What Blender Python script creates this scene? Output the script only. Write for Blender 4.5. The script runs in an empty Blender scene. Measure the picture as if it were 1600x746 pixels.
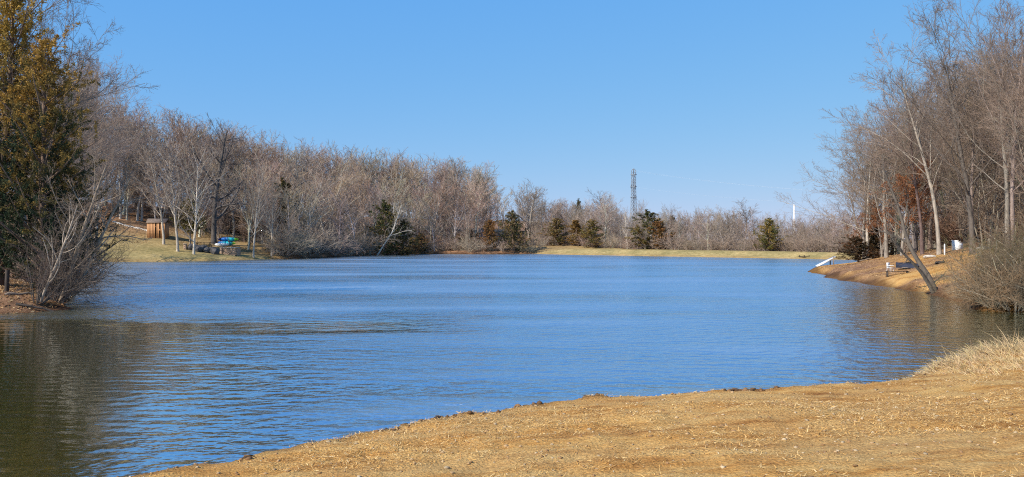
import bpy, math, random
import numpy as np
from mathutils import Vector, Matrix

# ------------------------------------------------------------------ camera, sky, sun, exposure
sc = bpy.context.scene
EYE, FPX, PX0, PYH = 3.0, 1300.0, 800.0, 375.0      # eye height above the water, focal length and horizon in photo pixels
cam_d = bpy.data.cameras.new('camera')
cam_d.sensor_width = 36.0
cam_d.lens = 36.0 * FPX / 1600.0
cam_d.clip_start, cam_d.clip_end = 0.1, 9000.0
cam = bpy.data.objects.new('camera', cam_d)
cam.location = (0, 0, EYE)
cam.rotation_euler = (math.radians(90.0) + math.atan(2.0 / FPX), 0, 0)
sc.collection.objects.link(cam)
sc.camera = cam

SUN_AZ, SUN_EL = math.radians(-128.0), math.radians(40.0)     # azimuth from the view direction (+Y), positive to the right
world = bpy.data.worlds.new('World')
sc.world = world
world.use_nodes = True
wn, wl = world.node_tree.nodes, world.node_tree.links
wn.clear()
sky = wn.new('ShaderNodeTexSky')
sky.sky_type = 'NISHITA'
sky.sun_disc = False
sky.sun_elevation, sky.sun_rotation = SUN_EL, SUN_AZ
sky.altitude, sky.air_density, sky.dust_density, sky.ozone_density = 0.0, 1.0, 0.0, 3.0
sepc = wn.new('ShaderNodeSeparateColor')
comc = wn.new('ShaderNodeCombineColor')
wl.new(sky.outputs[0], sepc.inputs[0])
for ci, (gam, mul) in enumerate(((0.76, 0.655), (0.37, 1.86), (0.04, 5.3))):      # an even colour grade of the whole sky (clear, deep blue)
    pw = wn.new('ShaderNodeMath'); pw.operation = 'POWER'; pw.inputs[1].default_value = gam
    ml = wn.new('ShaderNodeMath'); ml.operation = 'MULTIPLY'; ml.inputs[1].default_value = mul
    wl.new(sepc.outputs[ci], pw.inputs[0]); wl.new(pw.outputs[0], ml.inputs[0]); wl.new(ml.outputs[0], comc.inputs[ci])
bg = wn.new('ShaderNodeBackground')
bg.inputs['Strength'].default_value = 0.10
wo = wn.new('ShaderNodeOutputWorld')
wl.new(comc.outputs[0], bg.inputs[0])
wl.new(bg.outputs[0], wo.inputs[0])

sun_d = bpy.data.lights.new('sun', 'SUN')
sun_d.energy, sun_d.angle, sun_d.color = 4.2, math.radians(0.5), (1.0, 0.93, 0.82)
sun = bpy.data.objects.new('sun', sun_d)
sdir = Vector((math.sin(SUN_AZ) * math.cos(SUN_EL), math.cos(SUN_AZ) * math.cos(SUN_EL), math.sin(SUN_EL)))
sun.rotation_euler = sdir.to_track_quat('Z', 'Y').to_euler()
sun.location = (-60, -40, 80)
sc.collection.objects.link(sun)

sc.view_settings.view_transform = 'Standard'
sc.view_settings.look = 'None'
sc.view_settings.gamma = 1.0
sc.view_settings.exposure = 0.6
sc.view_settings.use_curve_mapping = False
sc.cycles.max_bounces = 5
sc.cycles.diffuse_bounces = 2
sc.cycles.glossy_bounces = 3
sc.cycles.transmission_bounces = 2
sc.cycles.use_denoising = False
sc.cycles.filter_width = 1.1

# ------------------------------------------------------------------ helpers
COL = sc.collection
RNG = np.random.default_rng(11)
random.seed(5)

def wpt(px, py, z=0.0):
    """point of the level z that the photo pixel looks at"""
    d = (EYE - z) * FPX / (py - PYH)
    return ((px - PX0) / FPX * d, d)

def tag(o, label=None, cat=None, group=None, kind=None):
    if label: o['label'] = label
    if cat: o['category'] = cat
    if group: o['group'] = group
    if kind: o['kind'] = kind
    return o

def make_mesh(name, V, F, smooth=False, colors=None, mats=()):
    """V (n,3); F (m,4) or (m,3) or a list of such arrays"""
    me = bpy.data.meshes.new(name)
    V = np.asarray(V, np.float32)
    Fs = F if isinstance(F, list) else [F]
    Fs = [np.asarray(f, np.int32) for f in Fs if len(f)]
    me.vertices.add(len(V))
    me.vertices.foreach_set('co', V.ravel())
    nl = sum(f.size for f in Fs)
    npoly = sum(len(f) for f in Fs)
    me.loops.add(nl)
    me.polygons.add(npoly)
    me.loops.foreach_set('vertex_index', np.concatenate([f.ravel() for f in Fs]))
    tot = np.concatenate([np.full(len(f), f.shape[1], np.int32) for f in Fs])
    me.polygons.foreach_set('loop_start', np.concatenate([[0], np.cumsum(tot)[:-1]]).astype(np.int32))
    me.polygons.foreach_set('loop_total', tot)
    if smooth:
        me.polygons.foreach_set('use_smooth', np.ones(npoly, bool))
    me.update(calc_edges=True)
    if colors is not None:
        ca = me.color_attributes.new('tint', 'FLOAT_COLOR', 'POINT')
        c4 = np.ones((len(V), 4), np.float32)
        c4[:, :3] = colors
        ca.data.foreach_set('color', c4.ravel())
    for m in mats:
        me.materials.append(m)
    return me

def link(name, me, parent=None):
    o = bpy.data.objects.new(name, me)
    COL.objects.link(o)
    if parent is not None:
        o.parent = parent
    return o

def empty(name, loc, rz=0.0, scale=1.0):
    o = bpy.data.objects.new(name, None)
    o.empty_display_size = 0.3
    o.location = loc
    o.rotation_euler = (0, 0, rz)
    o.scale = (scale, scale, scale)
    COL.objects.link(o)
    return o

# value noise in numpy -------------------------------------------------
_G = np.random.default_rng(3).random((256, 256))
def vnoise(x, y, s):
    x = np.asarray(x) / s + 91.7; y = np.asarray(y) / s + 37.3
    xi = np.floor(x).astype(int); yi = np.floor(y).astype(int)
    fx = x - xi; fy = y - yi
    fx = fx * fx * (3 - 2 * fx); fy = fy * fy * (3 - 2 * fy)
    a = _G[xi & 255, yi & 255]; b = _G[(xi + 1) & 255, yi & 255]
    c = _G[xi & 255, (yi + 1) & 255]; d = _G[(xi + 1) & 255, (yi + 1) & 255]
    return (a * (1 - fx) + b * fx) * (1 - fy) + (c * (1 - fx) + d * fx) * fy - 0.5

def sstep(a, b, x):
    t = np.clip((x - a) / (b - a), 0, 1)
    return t * t * (3 - 2 * t)

# ------------------------------------------------------------------ node material helpers
def new_mat(name):
    m = bpy.data.materials.new(name)
    m.use_nodes = True
    nt = m.node_tree
    b = nt.nodes['Principled BSDF']
    return m, nt.nodes, nt.links, b

def nnoise(N, L, scale, detail=4.0, rough=0.55, vec=None, dim='3D'):
    t = N.new('ShaderNodeTexNoise')
    t.inputs['Scale'].default_value = scale
    t.inputs['Detail'].default_value = detail
    t.inputs['Roughness'].default_value = rough
    if vec is not None: L.new(vec, t.inputs['Vector'])
    return t

def ramp(N, L, fac, stops):
    r = N.new('ShaderNodeValToRGB')
    e = r.color_ramp.elements
    while len(e) < len(stops): e.new(0.5)
    for el, (p, c) in zip(e, stops):
        el.position = p
        el.color = (c[0], c[1], c[2], 1) if not np.isscalar(c) else (c, c, c, 1)
    L.new(fac, r.inputs[0])
    return r

def mixc(N, L, fac, a, b, mode='MIX'):
    m = N.new('ShaderNodeMix')
    m.data_type = 'RGBA'
    m.blend_type = mode
    for s, v in ((m.inputs[0], fac), (m.inputs[6], a), (m.inputs[7], b)):
        if hasattr(v, 'is_linked') or isinstance(v, bpy.types.NodeSocket): L.new(v, s)
        elif np.isscalar(v): s.default_value = v
        else: s.default_value = (v[0], v[1], v[2], 1)
    return m.outputs[2]

def nmath(N, L, op, a, b=None, c=None, clamp=False):
    m = N.new('ShaderNodeMath')
    m.operation = op
    m.use_clamp = clamp
    for s, v in zip(m.inputs, (a, b, c)):
        if v is None: continue
        if isinstance(v, bpy.types.NodeSocket): L.new(v, s)
        else: s.default_value = v
    return m.outputs[0]

def simple_mat(name, col, rough=0.7, metal=0.0, scale=8.0, var=0.35, bump=0.0, spec=0.3):
    m, N, L, b = new_mat(name)
    tc = N.new('ShaderNodeTexCoord')
    n = nnoise(N, L, scale, 6, 0.6, tc.outputs['Object'])
    lo = [c * (1 - var) for c in col]; hi = [min(1, c * (1 + var)) for c in col]
    r = ramp(N, L, n.outputs[0], [(0.3, lo), (0.7, hi)])
    L.new(r.outputs[0], b.inputs['Base Color'])
    b.inputs['Roughness'].default_value = rough
    b.inputs['Metallic'].default_value = metal
    b.inputs['Specular IOR Level'].default_value = spec
    if bump:
        bp = N.new('ShaderNodeBump'); bp.inputs['Strength'].default_value = bump; bp.inputs['Distance'].default_value = 0.02
        L.new(n.outputs[0], bp.inputs['Height']); L.new(bp.outputs[0], b.inputs['Normal'])
    return m

def wood_tree_mat(name, scale, lo, hi, bump):
    """bark or twigs: the object's own colour times a mottle"""
    m, N, L, b = new_mat(name)
    oi = N.new('ShaderNodeObjectInfo')
    tc = N.new('ShaderNodeTexCoord')
    mp = N.new('ShaderNodeMapping'); mp.inputs['Scale'].default_value = (1, 1, 0.35)
    L.new(tc.outputs['Object'], mp.inputs[0])
    n = nnoise(N, L, scale, 5, 0.65, mp.outputs[0])
    r = ramp(N, L, n.outputs[0], [(0.28, lo), (0.72, hi)])
    c = mixc(N, L, 1.0, oi.outputs['Color'], r.outputs[0], 'MULTIPLY')
    L.new(c, b.inputs['Base Color'])
    b.inputs['Roughness'].default_value = 0.85
    b.inputs['Specular IOR Level'].default_value = 0.15
    if bump:
        bp = N.new('ShaderNodeBump'); bp.inputs['Strength'].default_value = bump; bp.inputs['Distance'].default_value = 0.03
        L.new(n.outputs[0], bp.inputs['Height']); L.new(bp.outputs[0], b.inputs['Normal'])
    return m

def tint_mat(name, rough=0.8, translucent=0.0):
    """leaf-like faces: the vertex tint times the object's colour"""
    m, N, L, b = new_mat(name)
    at = N.new('ShaderNodeAttribute'); at.attribute_name = 'tint'
    oi = N.new('ShaderNodeObjectInfo')
    c = mixc(N, L, 1.0, at.outputs['Color'], oi.outputs['Color'], 'MULTIPLY')
    L.new(c, b.inputs['Base Color'])
    b.inputs['Roughness'].default_value = rough
    b.inputs['Specular IOR Level'].default_value = 0.15
    if translucent:
        tr = N.new('ShaderNodeBsdfTranslucent'); L.new(c, tr.inputs[0])
        mx = N.new('ShaderNodeMixShader'); mx.inputs[0].default_value = translucent
        L.new(b.outputs[0], mx.inputs[1]); L.new(tr.outputs[0], mx.inputs[2])
        L.new(mx.outputs[0], N['Material Output'].inputs[0])
    return m

M_BARK = wood_tree_mat('bark', 7.0, (0.55,) * 3, (1.35,) * 3, 0.5)
M_TWIG = wood_tree_mat('twigs', 1.1, (0.72, 0.70, 0.68), (1.25, 1.22, 1.2), 0.0)
M_NEEDLE = tint_mat('cedar_foliage', 0.75, 0.15)
M_LEAF = tint_mat('dry_leaves', 0.8, 0.3)
M_STRAW = tint_mat('straw', 0.75, 0.2)

# ------------------------------------------------------------------ the lake outline and the terrain height
SHORE = []      # (x, y, zone of the segment that starts here)
def S(zone, *pts):
    for p in pts: SHORE.append((p[0], p[1], zone))
near_px = [(200, 744), (300, 726), (400, 706), (500, 690), (560, 676), (640, 662), (720, 650), (800, 637), (860, 627), (900, 621), (1000, 616),
           (1100, 612), (1200, 607), (1290, 601), (1350, 595), (1420, 584), (1462, 570), (1500, 558), (1600, 546)]
NE = []
for px, py in near_px:
    x, y = wpt(px, py, 0.17); k = 1 + 0.35 / math.hypot(x, y); NE.append((x * k, y * k))
S('near', (-46, 1), (-30, 2.0), (-16, 5.0), (-9, 7.6), *NE, (19, 24.5), (26, 27.5))
S('point', (33, 29), (34, 31.5), (27, 33.8), wpt(1600, 488), wpt(1540, 486), wpt(1500, 473), wpt(1460, 462), wpt(1380, 448), wpt(1310, 437), wpt(1280, 429),
  wpt(1266, 424), (30.5, 81), (34, 85), (39.8, 96), (46.5, 112), (51, 121.5))
S('dam', (53, 122.5), wpt(1330, 406.2), wpt(1100, 402), wpt(980, 400), wpt(870, 398))
S('wood', wpt(835, 397), wpt(800, 397.2), wpt(740, 397.5), wpt(690, 397), wpt(640, 398), wpt(580, 399.5), wpt(520, 402.5), wpt(470, 404.5))
S('lawn', wpt(432, 405), wpt(380, 406.5), wpt(330, 408), wpt(250, 409), wpt(175, 410))
S('wood', (-56, 104), (-49, 92), (-40.5, 76), (-33, 62), (-27.5, 50), (-21.5, 40), wpt(112, 482), wpt(60, 489), wpt(0, 492))
S('wood', (-30, 32), (-40, 27), (-46, 16))
SX = np.array([s[0] for s in SHORE]); SY = np.array([s[1] for s in SHORE]); SZ = [s[2] for s in SHORE]

def shore_dist(x, y):
    """signed distance to the shore (land positive) and the distance to each zone's shore"""
    x = np.asarray(x, float).ravel(); y = np.asarray(y, float).ravel()
    n = len(SX)
    zd = {}
    inside = np.zeros(len(x), bool)
    for i in range(n):
        ax, ay, bx, by = SX[i], SY[i], SX[(i + 1) % n], SY[(i + 1) % n]
        dx, dy = bx - ax, by - ay
        t = np.clip(((x - ax) * dx + (y - ay) * dy) / (dx * dx + dy * dy), 0, 1)
        d = np.hypot(x - ax - t * dx, y - ay - t * dy)
        zd[SZ[i]] = np.minimum(zd[SZ[i]], d) if SZ[i] in zd else d
        c = ((ay > y) != (by > y)) & (x < dx * (y - ay) / (dy if dy else 1e-9) + ax)
        inside ^= c
    d = np.min(np.array(list(zd.values())), axis=0)
    return np.where(inside, -d, d), zd

def zone_weights(zd):
    w = {k: 1.0 / (v + 0.6) ** 3 for k, v in zd.items()}
    s = sum(w.values())
    return {k: v / s for k, v in w.items()}

def ground_z(x, y, fine=True):
    shp = np.shape(x)
    x = np.asarray(x, float).ravel(); y = np.asarray(y, float).ravel()
    d, zd = shore_dist(x, y)
    wob = vnoise(x, y, 2.3) * 0.5 + vnoise(x, y, 0.8) * 0.22
    wob *= np.clip(np.hypot(x, y) / 14, 0.5, 2.0)
    d = d + wob * sstep(5, 0, np.abs(d))
    dp = np.maximum(d, 0)
    w = zone_weights(zd)
    near = 0.17 * sstep(0, 0.45, dp) + 0.086 * np.minimum(dp, 16) + 0.02 * np.maximum(dp - 16, 0)
    rise = sstep(128, 96, y)
    point = 0.35 * sstep(0, 1.2, dp) + rise * (0.185 * np.minimum(dp, 17) + 0.22 * np.clip(dp - 17, 0, 60))
    dam = 2.0 * sstep(45, 130, dp) + 0.12 * sstep(0, 0.3, dp) + 0.93 * sstep(0.0, 4.5, dp) - 1.6 * sstep(9, 18, dp)
    wood = 0.4 * sstep(0, 1.5, dp) + 0.12 * np.minimum(dp, 5) + 0.27 * np.clip(dp - 5, 0, 30) + 0.15 * np.clip(dp - 35, 0, 60)
    lawn = 0.22 * sstep(0, 0.8, dp) + 0.185 * np.minimum(dp, 16) + 0.32 * np.clip(dp - 16, 0, 22) + 0.15 * np.clip(dp - 38, 0, 60)
    left = sstep(62, 22, x)
    wood, lawn = wood * left, lawn * left
    z = w['near'] * near + w['point'] * point + w['dam'] * dam + w['wood'] * wood + w['lawn'] * lawn
    rough = (vnoise(x, y, 7.0) * 0.35 + vnoise(x, y, 2.6) * 0.13) * sstep(0.2, 4, dp) * (1 - 0.75 * w['near']) * (1 - 0.8 * w['dam'])
    rough += w['near'] * sstep(0.0, 0.6, dp) * (vnoise(x, y, 1.6) * 0.09 + vnoise(x, y, 0.45) * 0.07 + vnoise(x, y, 0.17) * 0.04)
    z = z + rough
    z = np.where(d < 0, np.maximum(-1.6, 0.30 * d), z)
    far = sstep(220, 700, np.hypot(x, y))
    z = z * (1 - far) + far * (vnoise(x, y, 260) * 3.0 + 0.5)
    return z.reshape(shp)

def gz(x, y):
    return float(ground_z(np.array([x]), np.array([y]))[0])

def gp(px, dist, dz=0.0):
    """a point of the ground at the distance dist ahead, in the direction of a photo column"""
    x = (px - PX0) / FPX * dist
    return Vector((x, dist, gz(x, dist) + dz))

# ground sheet: rings about the standpoint, finer where one looks
def build_ground():
    r = [1.0]
    while r[-1] < 4500:
        k = r[-1]
        r.append(k + (0.09 if k < 7 else min(0.011 * k + 0.01, 0.55) if k < 200 else k * 0.06))
    r = np.array(r)
    a = np.radians(np.concatenate([np.linspace(-180, -46, 70, endpoint=False), np.linspace(-46, -36, 30, endpoint=False),
                                   np.linspace(-36, 36, 400, endpoint=False), np.linspace(36, 46, 30, endpoint=False), np.linspace(46, 180, 70, endpoint=False)]))
    A, Rr = np.meshgrid(a, r, indexing='ij')
    X, Y = Rr * np.sin(A), Rr * np.cos(A)
    Z = ground_z(X, Y)
    na, nr = len(a), len(r)
    V = np.stack([X, Y, Z], -1).reshape(-1, 3)
    V = np.vstack([V, [[0, 0, gz(0, 0)]]])
    i, j = np.meshgrid(np.arange(na), np.arange(nr - 1), indexing='ij')
    i2 = (i + 1) % na
    F = np.stack([i * nr + j, i * nr + j + 1, i2 * nr + j + 1, i2 * nr + j], -1).reshape(-1, 4)
    k = np.arange(na)
    T = np.stack([np.full(na, na * nr), k * nr, ((k + 1) % na) * nr], -1)
    d, zd = shore_dist(V[:, 0], V[:, 1])
    w = zone_weights(zd)
    # what lies there: r = mown grass, g = bare soil with straw, b = wet
    n1 = vnoise(V[:, 0], V[:, 1], 5.0)
    grass = (w['lawn'] * sstep(24, 16, d + n1 * 6) + w['dam'] * sstep(13, 9, d)) * (0.6 + 0.4 * sstep(0.5, 1.6, d + n1))
    n2 = vnoise(V[:, 0], V[:, 1], 2.2)
    soil = w['near'] + w['point'] * sstep(20, 8, d + n1 * 12) * (0.34 + 1.5 * n2 + 0.9 * n1 + 0.8 * vnoise(V[:, 0] * 0.35, V[:, 1], 0.9)).clip(0, 1) + 0.5 * (w['dam'] + w['lawn']) * sstep(1.5, 0.9, d + 0.4 * n2)  # on the point, dark litter streaks also paint branch shadows into the colour
    litter = sstep(0.85, 0.25, d + 0.25 * n2 + 0.35 * vnoise(V[:, 0], V[:, 1], 0.5)) * (w['near'] + w['point'] + w['wood'])       # wet ground at the water's edge
    me = make_mesh('ground', V, [F, T], True, np.stack([grass, soil, litter], -1))
    return link('ground', me)

def ground_mat():
    m, N, L, b = new_mat('ground_cover')
    tc = N.new('ShaderNodeTexCoord'); P = tc.outputs['Object']
    at = N.new('ShaderNodeAttribute'); at.attribute_name = 'tint'
    sep = N.new('ShaderNodeSeparateColor'); L.new(at.outputs['Color'], sep.inputs[0])
    big = nnoise(N, L, 0.22, 5, 0.6, P)
    mid = nnoise(N, L, 1.7, 6, 0.65, P)
    mp = N.new('ShaderNodeMapping'); mp.inputs['Scale'].default_value = (0.7, 2.6, 1); mp.inputs['Rotation'].default_value = (0, 0, 0.25)
    L.new(P, mp.inputs[0])
    streak = nnoise(N, L, 1.1, 6, 0.62, mp.outputs[0])
    fine = nnoise(N, L, 26.0, 5, 0.75, P)
    vor = N.new('ShaderNodeTexVoronoi'); vor.inputs['Scale'].default_value = 30.0; L.new(P, vor.inputs['Vector'])
    # bare soil strewn with straw
    s1 = ramp(N, L, streak.outputs[0], [(0.28, (0.29, 0.125, 0.035)), (0.45, (0.52, 0.26, 0.07)), (0.62, (0.64, 0.37, 0.115)), (0.78, (0.70, 0.46, 0.18))])
    s2 = ramp(N, L, fine.outputs[0], [(0.30, (0.50, 0.44, 0.38)), (0.55, (1.0, 1.0, 1.0)), (0.75, (1.35, 1.38, 1.4))])
    soil = mixc(N, L, 1.0, s1.outputs[0], s2.outputs[0], 'MULTIPLY')
    pt = ramp(N, L, nnoise(N, L, 0.55, 5, 0.6, mp.outputs[0]).outputs[0], [(0.40, 0.0), (0.58, 1.0)])
    turf = mixc(N, L, 0.9, (0.56, 0.37, 0.155), s2.outputs[0], 'MULTIPLY')
    soil = mixc(N, L, nmath(N, L, 'MULTIPLY', pt.outputs[0], 0.45), soil, turf)
    # dormant grass
    g1 = ramp(N, L, mid.outputs[0], [(0.3, (0.25, 0.20, 0.085)), (0.5, (0.37, 0.29, 0.13)), (0.72, (0.50, 0.40, 0.20))])
    gb = ramp(N, L, big.outputs[0], [(0.35, (0.70, 0.74, 0.66)), (0.65, (1.22, 1.16, 1.1))])
    grass = mixc(N, L, 0.8, mixc(N, L, 1.0, g1.outputs[0], gb.outputs[0], 'MULTIPLY'), s2.outputs[0], 'MULTIPLY')
    # leaf litter
    l1 = ramp(N, L, mid.outputs[0], [(0.3, (0.13, 0.075, 0.045)), (0.5, (0.27, 0.15, 0.085)), (0.7, (0.38, 0.23, 0.13))])
    lit = mixc(N, L, 0.9, l1.outputs[0], s2.outputs[0], 'MULTIPLY')
    c = mixc(N, L, sep.outputs[1], lit, soil)
    c = mixc(N, L, sep.outputs[0], c, grass)
    c = mixc(N, L, sep.outputs[2], c, mixc(N, L, 1.0, c, (0.36, 0.33, 0.32), 'MULTIPLY'))
    L.new(c, b.inputs['Base Color'])
    b.inputs['Roughness'].default_value = 0.95
    b.inputs['Specular IOR Level'].default_value = 0.1
    h = nmath(N, L, 'ADD', fine.outputs[0], nmath(N, L, 'MULTIPLY', vor.outputs['Distance'], -0.5))
    bp = N.new('ShaderNodeBump'); bp.inputs['Strength'].default_value = 0.9; bp.inputs['Distance'].default_value = 0.035
    L.new(h, bp.inputs['Height']); L.new(bp.outputs[0], b.inputs['Normal'])
    return m

ground = build_ground()
ground.data.materials.append(ground_mat())
tag(ground, 'sandy bank, mown lawn, grassy dam and leaf-strewn slopes around the lake', 'ground', kind='structure')

# ------------------------------------------------------------------ water
def water_mat():
    m, N, L, b = new_mat('lake_water')
    tc = N.new('ShaderNodeTexCoord'); P = tc.outputs['Object']
    sep = N.new('ShaderNodeSeparateXYZ'); L.new(P, sep.inputs[0])
    X, Y = sep.outputs[0], sep.outputs[1]
    warp = nnoise(N, L, 0.06, 3, 0.5, P)
    # sheltered (calm) water lies under the left bank, in a lane near it, and in the cove on the right
    mpl = N.new('ShaderNodeMapping'); mpl.inputs['Scale'].default_value = (0.045, 0.16, 1)
    L.new(P, mpl.inputs[0])
    lane = nnoise(N, L, 1.0, 4, 0.55, mpl.outputs[0])
    wv = nmath(N, L, 'MULTIPLY', nmath(N, L, 'SUBTRACT', lane.outputs[0], 0.5), 9.0)
    def band(v, a, bb):
        mr = N.new('ShaderNodeMapRange'); mr.interpolation_type = 'SMOOTHSTEP'
        mr.inputs[1].default_value, mr.inputs[2].default_value = a, bb
        L.new(v, mr.inputs[0])
        return mr.outputs[0]
    # left: x + 0.30*y < ...
    ul = nmath(N, L, 'ADD', nmath(N, L, 'ADD', X, nmath(N, L, 'MULTIPLY', Y, 0.30)), wv)
    uy = nmath(N, L, 'ADD', Y, nmath(N, L, 'MULTIPLY', wv, 0.8))
    left = nmath(N, L, 'MULTIPLY', band(ul, 3.0, -3.0), band(uy, 34.5, 30.0))
    ur = nmath(N, L, 'ADD', nmath(N, L, 'SUBTRACT', X, nmath(N, L, 'MULTIPLY', Y, 0.36)), nmath(N, L, 'MULTIPLY', wv, 0.5))
    right = nmath(N, L, 'MULTIPLY', band(ur, -1.5, 4.0), band(Y, 60.0, 44.0))
    lanes = nmath(N, L, 'MULTIPLY', band(uy, 25.0, 27.0), nmath(N, L, 'MULTIPLY', band(uy, 33.0, 30.0), band(X, 1.0, -5.0)))
    calm = nmath(N, L, 'MAXIMUM', nmath(N, L, 'MAXIMUM', left, nmath(N, L, 'MULTIPLY', lanes, 0.97)), nmath(N, L, 'MULTIPLY', right, 0.85), clamp=True)
    chop = nmath(N, L, 'SUBTRACT', 1.0, calm)
    # wind ripples: short crests lying across the view
    mp = N.new('ShaderNodeMapping'); mp.inputs['Scale'].default_value = (0.75, 1.15, 1); mp.inputs['Rotation'].default_value = (0, 0, 0.22)
    L.new(P, mp.inputs[0])
    r1 = nnoise(N, L, 2.2, 3, 0.5, mp.outputs[0])
    mp2 = N.new('ShaderNodeMapping'); mp2.inputs['Scale'].default_value = (0.40, 1.1, 1); mp2.inputs['Rotation'].default_value = (0, 0, -0.2)
    L.new(P, mp2.inputs[0])
    r2 = nnoise(N, L, 1.1, 3, 0.5, mp2.outputs[0])
    gust = nnoise(N, L, 0.8, 4, 0.6, mpl.outputs[0])
    gst = ramp(N, L, gust.outputs[0], [(0.36, 0.45), (0.64, 1.25)])
    # slow swell rings in the sheltered water
    wt = N.new('ShaderNodeTexWave'); wt.wave_type = 'BANDS'; wt.bands_direction = 'Y'
    wt.inputs['Scale'].default_value = 0.75; wt.inputs['Distortion'].default_value = 6.0; wt.inputs['Detail'].default_value = 2.0; wt.inputs['Detail Scale'].default_value = 0.5
    mp3 = N.new('ShaderNodeMapping'); mp3.inputs['Scale'].default_value = (0.45, 1.0, 1); mp3.inputs['Rotation'].default_value = (0, 0, 0.10)
    L.new(P, mp3.inputs[0]); L.new(mp3.outputs[0], wt.inputs['Vector'])
    h = nmath(N, L, 'ADD', nmath(N, L, 'MULTIPLY', r1.outputs[0], 0.33), nmath(N, L, 'MULTIPLY', r2.outputs[0], 0.06))
    h = nmath(N, L, 'MULTIPLY', h, nmath(N, L, 'MULTIPLY', gst.outputs[0], nmath(N, L, 'ADD', nmath(N, L, 'MULTIPLY', chop, 0.945), 0.055)))
    h = nmath(N, L, 'ADD', h, nmath(N, L, 'MULTIPLY', wt.outputs[0], 0.0024))
    bp = N.new('ShaderNodeBump'); bp.inputs['Strength'].default_value = 1.0; bp.inputs['Distance'].default_value = 1.0
    L.new(h, bp.inputs['Height']); L.new(bp.outputs[0], b.inputs['Normal'])
    b.inputs['Base Color'].default_value = (0.088, 0.078, 0.008, 1)
    b.inputs['Roughness'].default_value = 0.03
    b.inputs['IOR'].default_value = 1.333
    gl = N.new('ShaderNodeBsdfGlossy'); gl.inputs['Roughness'].default_value = 0.03
    gl.inputs['Color'].default_value = (0.86, 0.94, 0.95, 1)
    L.new(bp.outputs[0], gl.inputs['Normal'])
    rgh = nmath(N, L, 'ADD', nmath(N, L, 'MULTIPLY', nmath(N, L, 'MULTIPLY', chop, gst.outputs[0]), 0.25), 0.055)     # unseen fine ripples
    L.new(rgh, gl.inputs['Roughness']); L.new(rgh, b.inputs['Roughness'])
    mx = N.new('ShaderNodeMixShader'); mx.inputs[0].default_value = 0.80
    L.new(b.outputs[0], mx.inputs[1]); L.new(gl.outputs[0], mx.inputs[2])
    L.new(mx.outputs[0], N['Material Output'].inputs[0])
    return m

# a level sheet of cells over the lake, reaching a little under its banks
cw = 2.0
gx, gy = np.arange(SX.min() - 6, SX.max() + 6, cw), np.arange(SY.min() - 6, SY.max() + 6, cw)
CX, CY = np.meshgrid(gx, gy, indexing='ij')
kc = (shore_dist(CX + cw / 2, CY + cw / 2)[0] < 2.6).reshape(CX.shape)[:-1, :-1]
ii, jj = np.nonzero(kc)
ny = len(gy)
WF = np.stack([ii * ny + jj, (ii + 1) * ny + jj, (ii + 1) * ny + jj + 1, ii * ny + jj + 1], -1)
used, inv = np.unique(WF, return_inverse=True)
WV = np.stack([CX.ravel(), CY.ravel(), np.zeros(CX.size)], -1)[used]
wme = make_mesh('water', WV, inv.reshape(WF.shape), False, None, [water_mat()])
water = link('water', wme)
tag(water, 'blue rippled lake with calm green-brown water under the left bank', 'lake', kind='structure')

# ------------------------------------------------------------------ branching plants
def norm(v):
    return v / np.maximum(np.linalg.norm(v, axis=-1, keepdims=True), 1e-9)

def tubes(P, R, sides):
    """tubes round n polylines P (n,k,3) with radii R (n,k): vertices and quads"""
    n, k, _ = P.shape
    T = norm(np.gradient(P, axis=1))
    m = norm(T.mean(1))
    a = np.where(np.abs(m[:, 2:3]) < 0.8, np.array([[0, 0, 1.0]]), np.array([[1.0, 0, 0]]))
    ref = norm(np.cross(m, a))[:, None, :]
    Nn = norm(ref - (ref * T).sum(-1, keepdims=True) * T)
    B = np.cross(T, Nn)
    th = np.arange(sides) * 2 * np.pi / sides
    ring = np.cos(th)[None, None, :, None] * Nn[:, :, None, :] + np.sin(th)[None, None, :, None] * B[:, :, None, :]
    V = P[:, :, None, :] + R[:, :, None, None] * ring
    b, j, s = np.meshgrid(np.arange(n), np.arange(k - 1), np.arange(sides), indexing='ij')
    s2 = (s + 1) % sides
    F = np.stack([(b * k + j) * sides + s, (b * k + j) * sides + s2, (b * k + j + 1) * sides + s2, (b * k + j + 1) * sides + s], -1)
    return V.reshape(-1, 3), F.reshape(-1, 4)

def join_tubes(parts):
    Vs, Fs, o = [], [], 0
    for P, R, s in parts:
        if len(P) == 0: continue
        V, F = tubes(P, R, s)
        Vs.append(V); Fs.append(F + o); o += len(V)
    return np.vstack(Vs), np.vstack(Fs)

def along(P, idx, t):
    k = P.shape[1]
    f = np.clip(t * (k - 1), 0, k - 1.001)
    i = f.astype(int); u = (f - i)[:, None]
    a, b = P[idx, i], P[idx, i + 1]
    return a * (1 - u) + b * u, norm(b - a)

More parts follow.
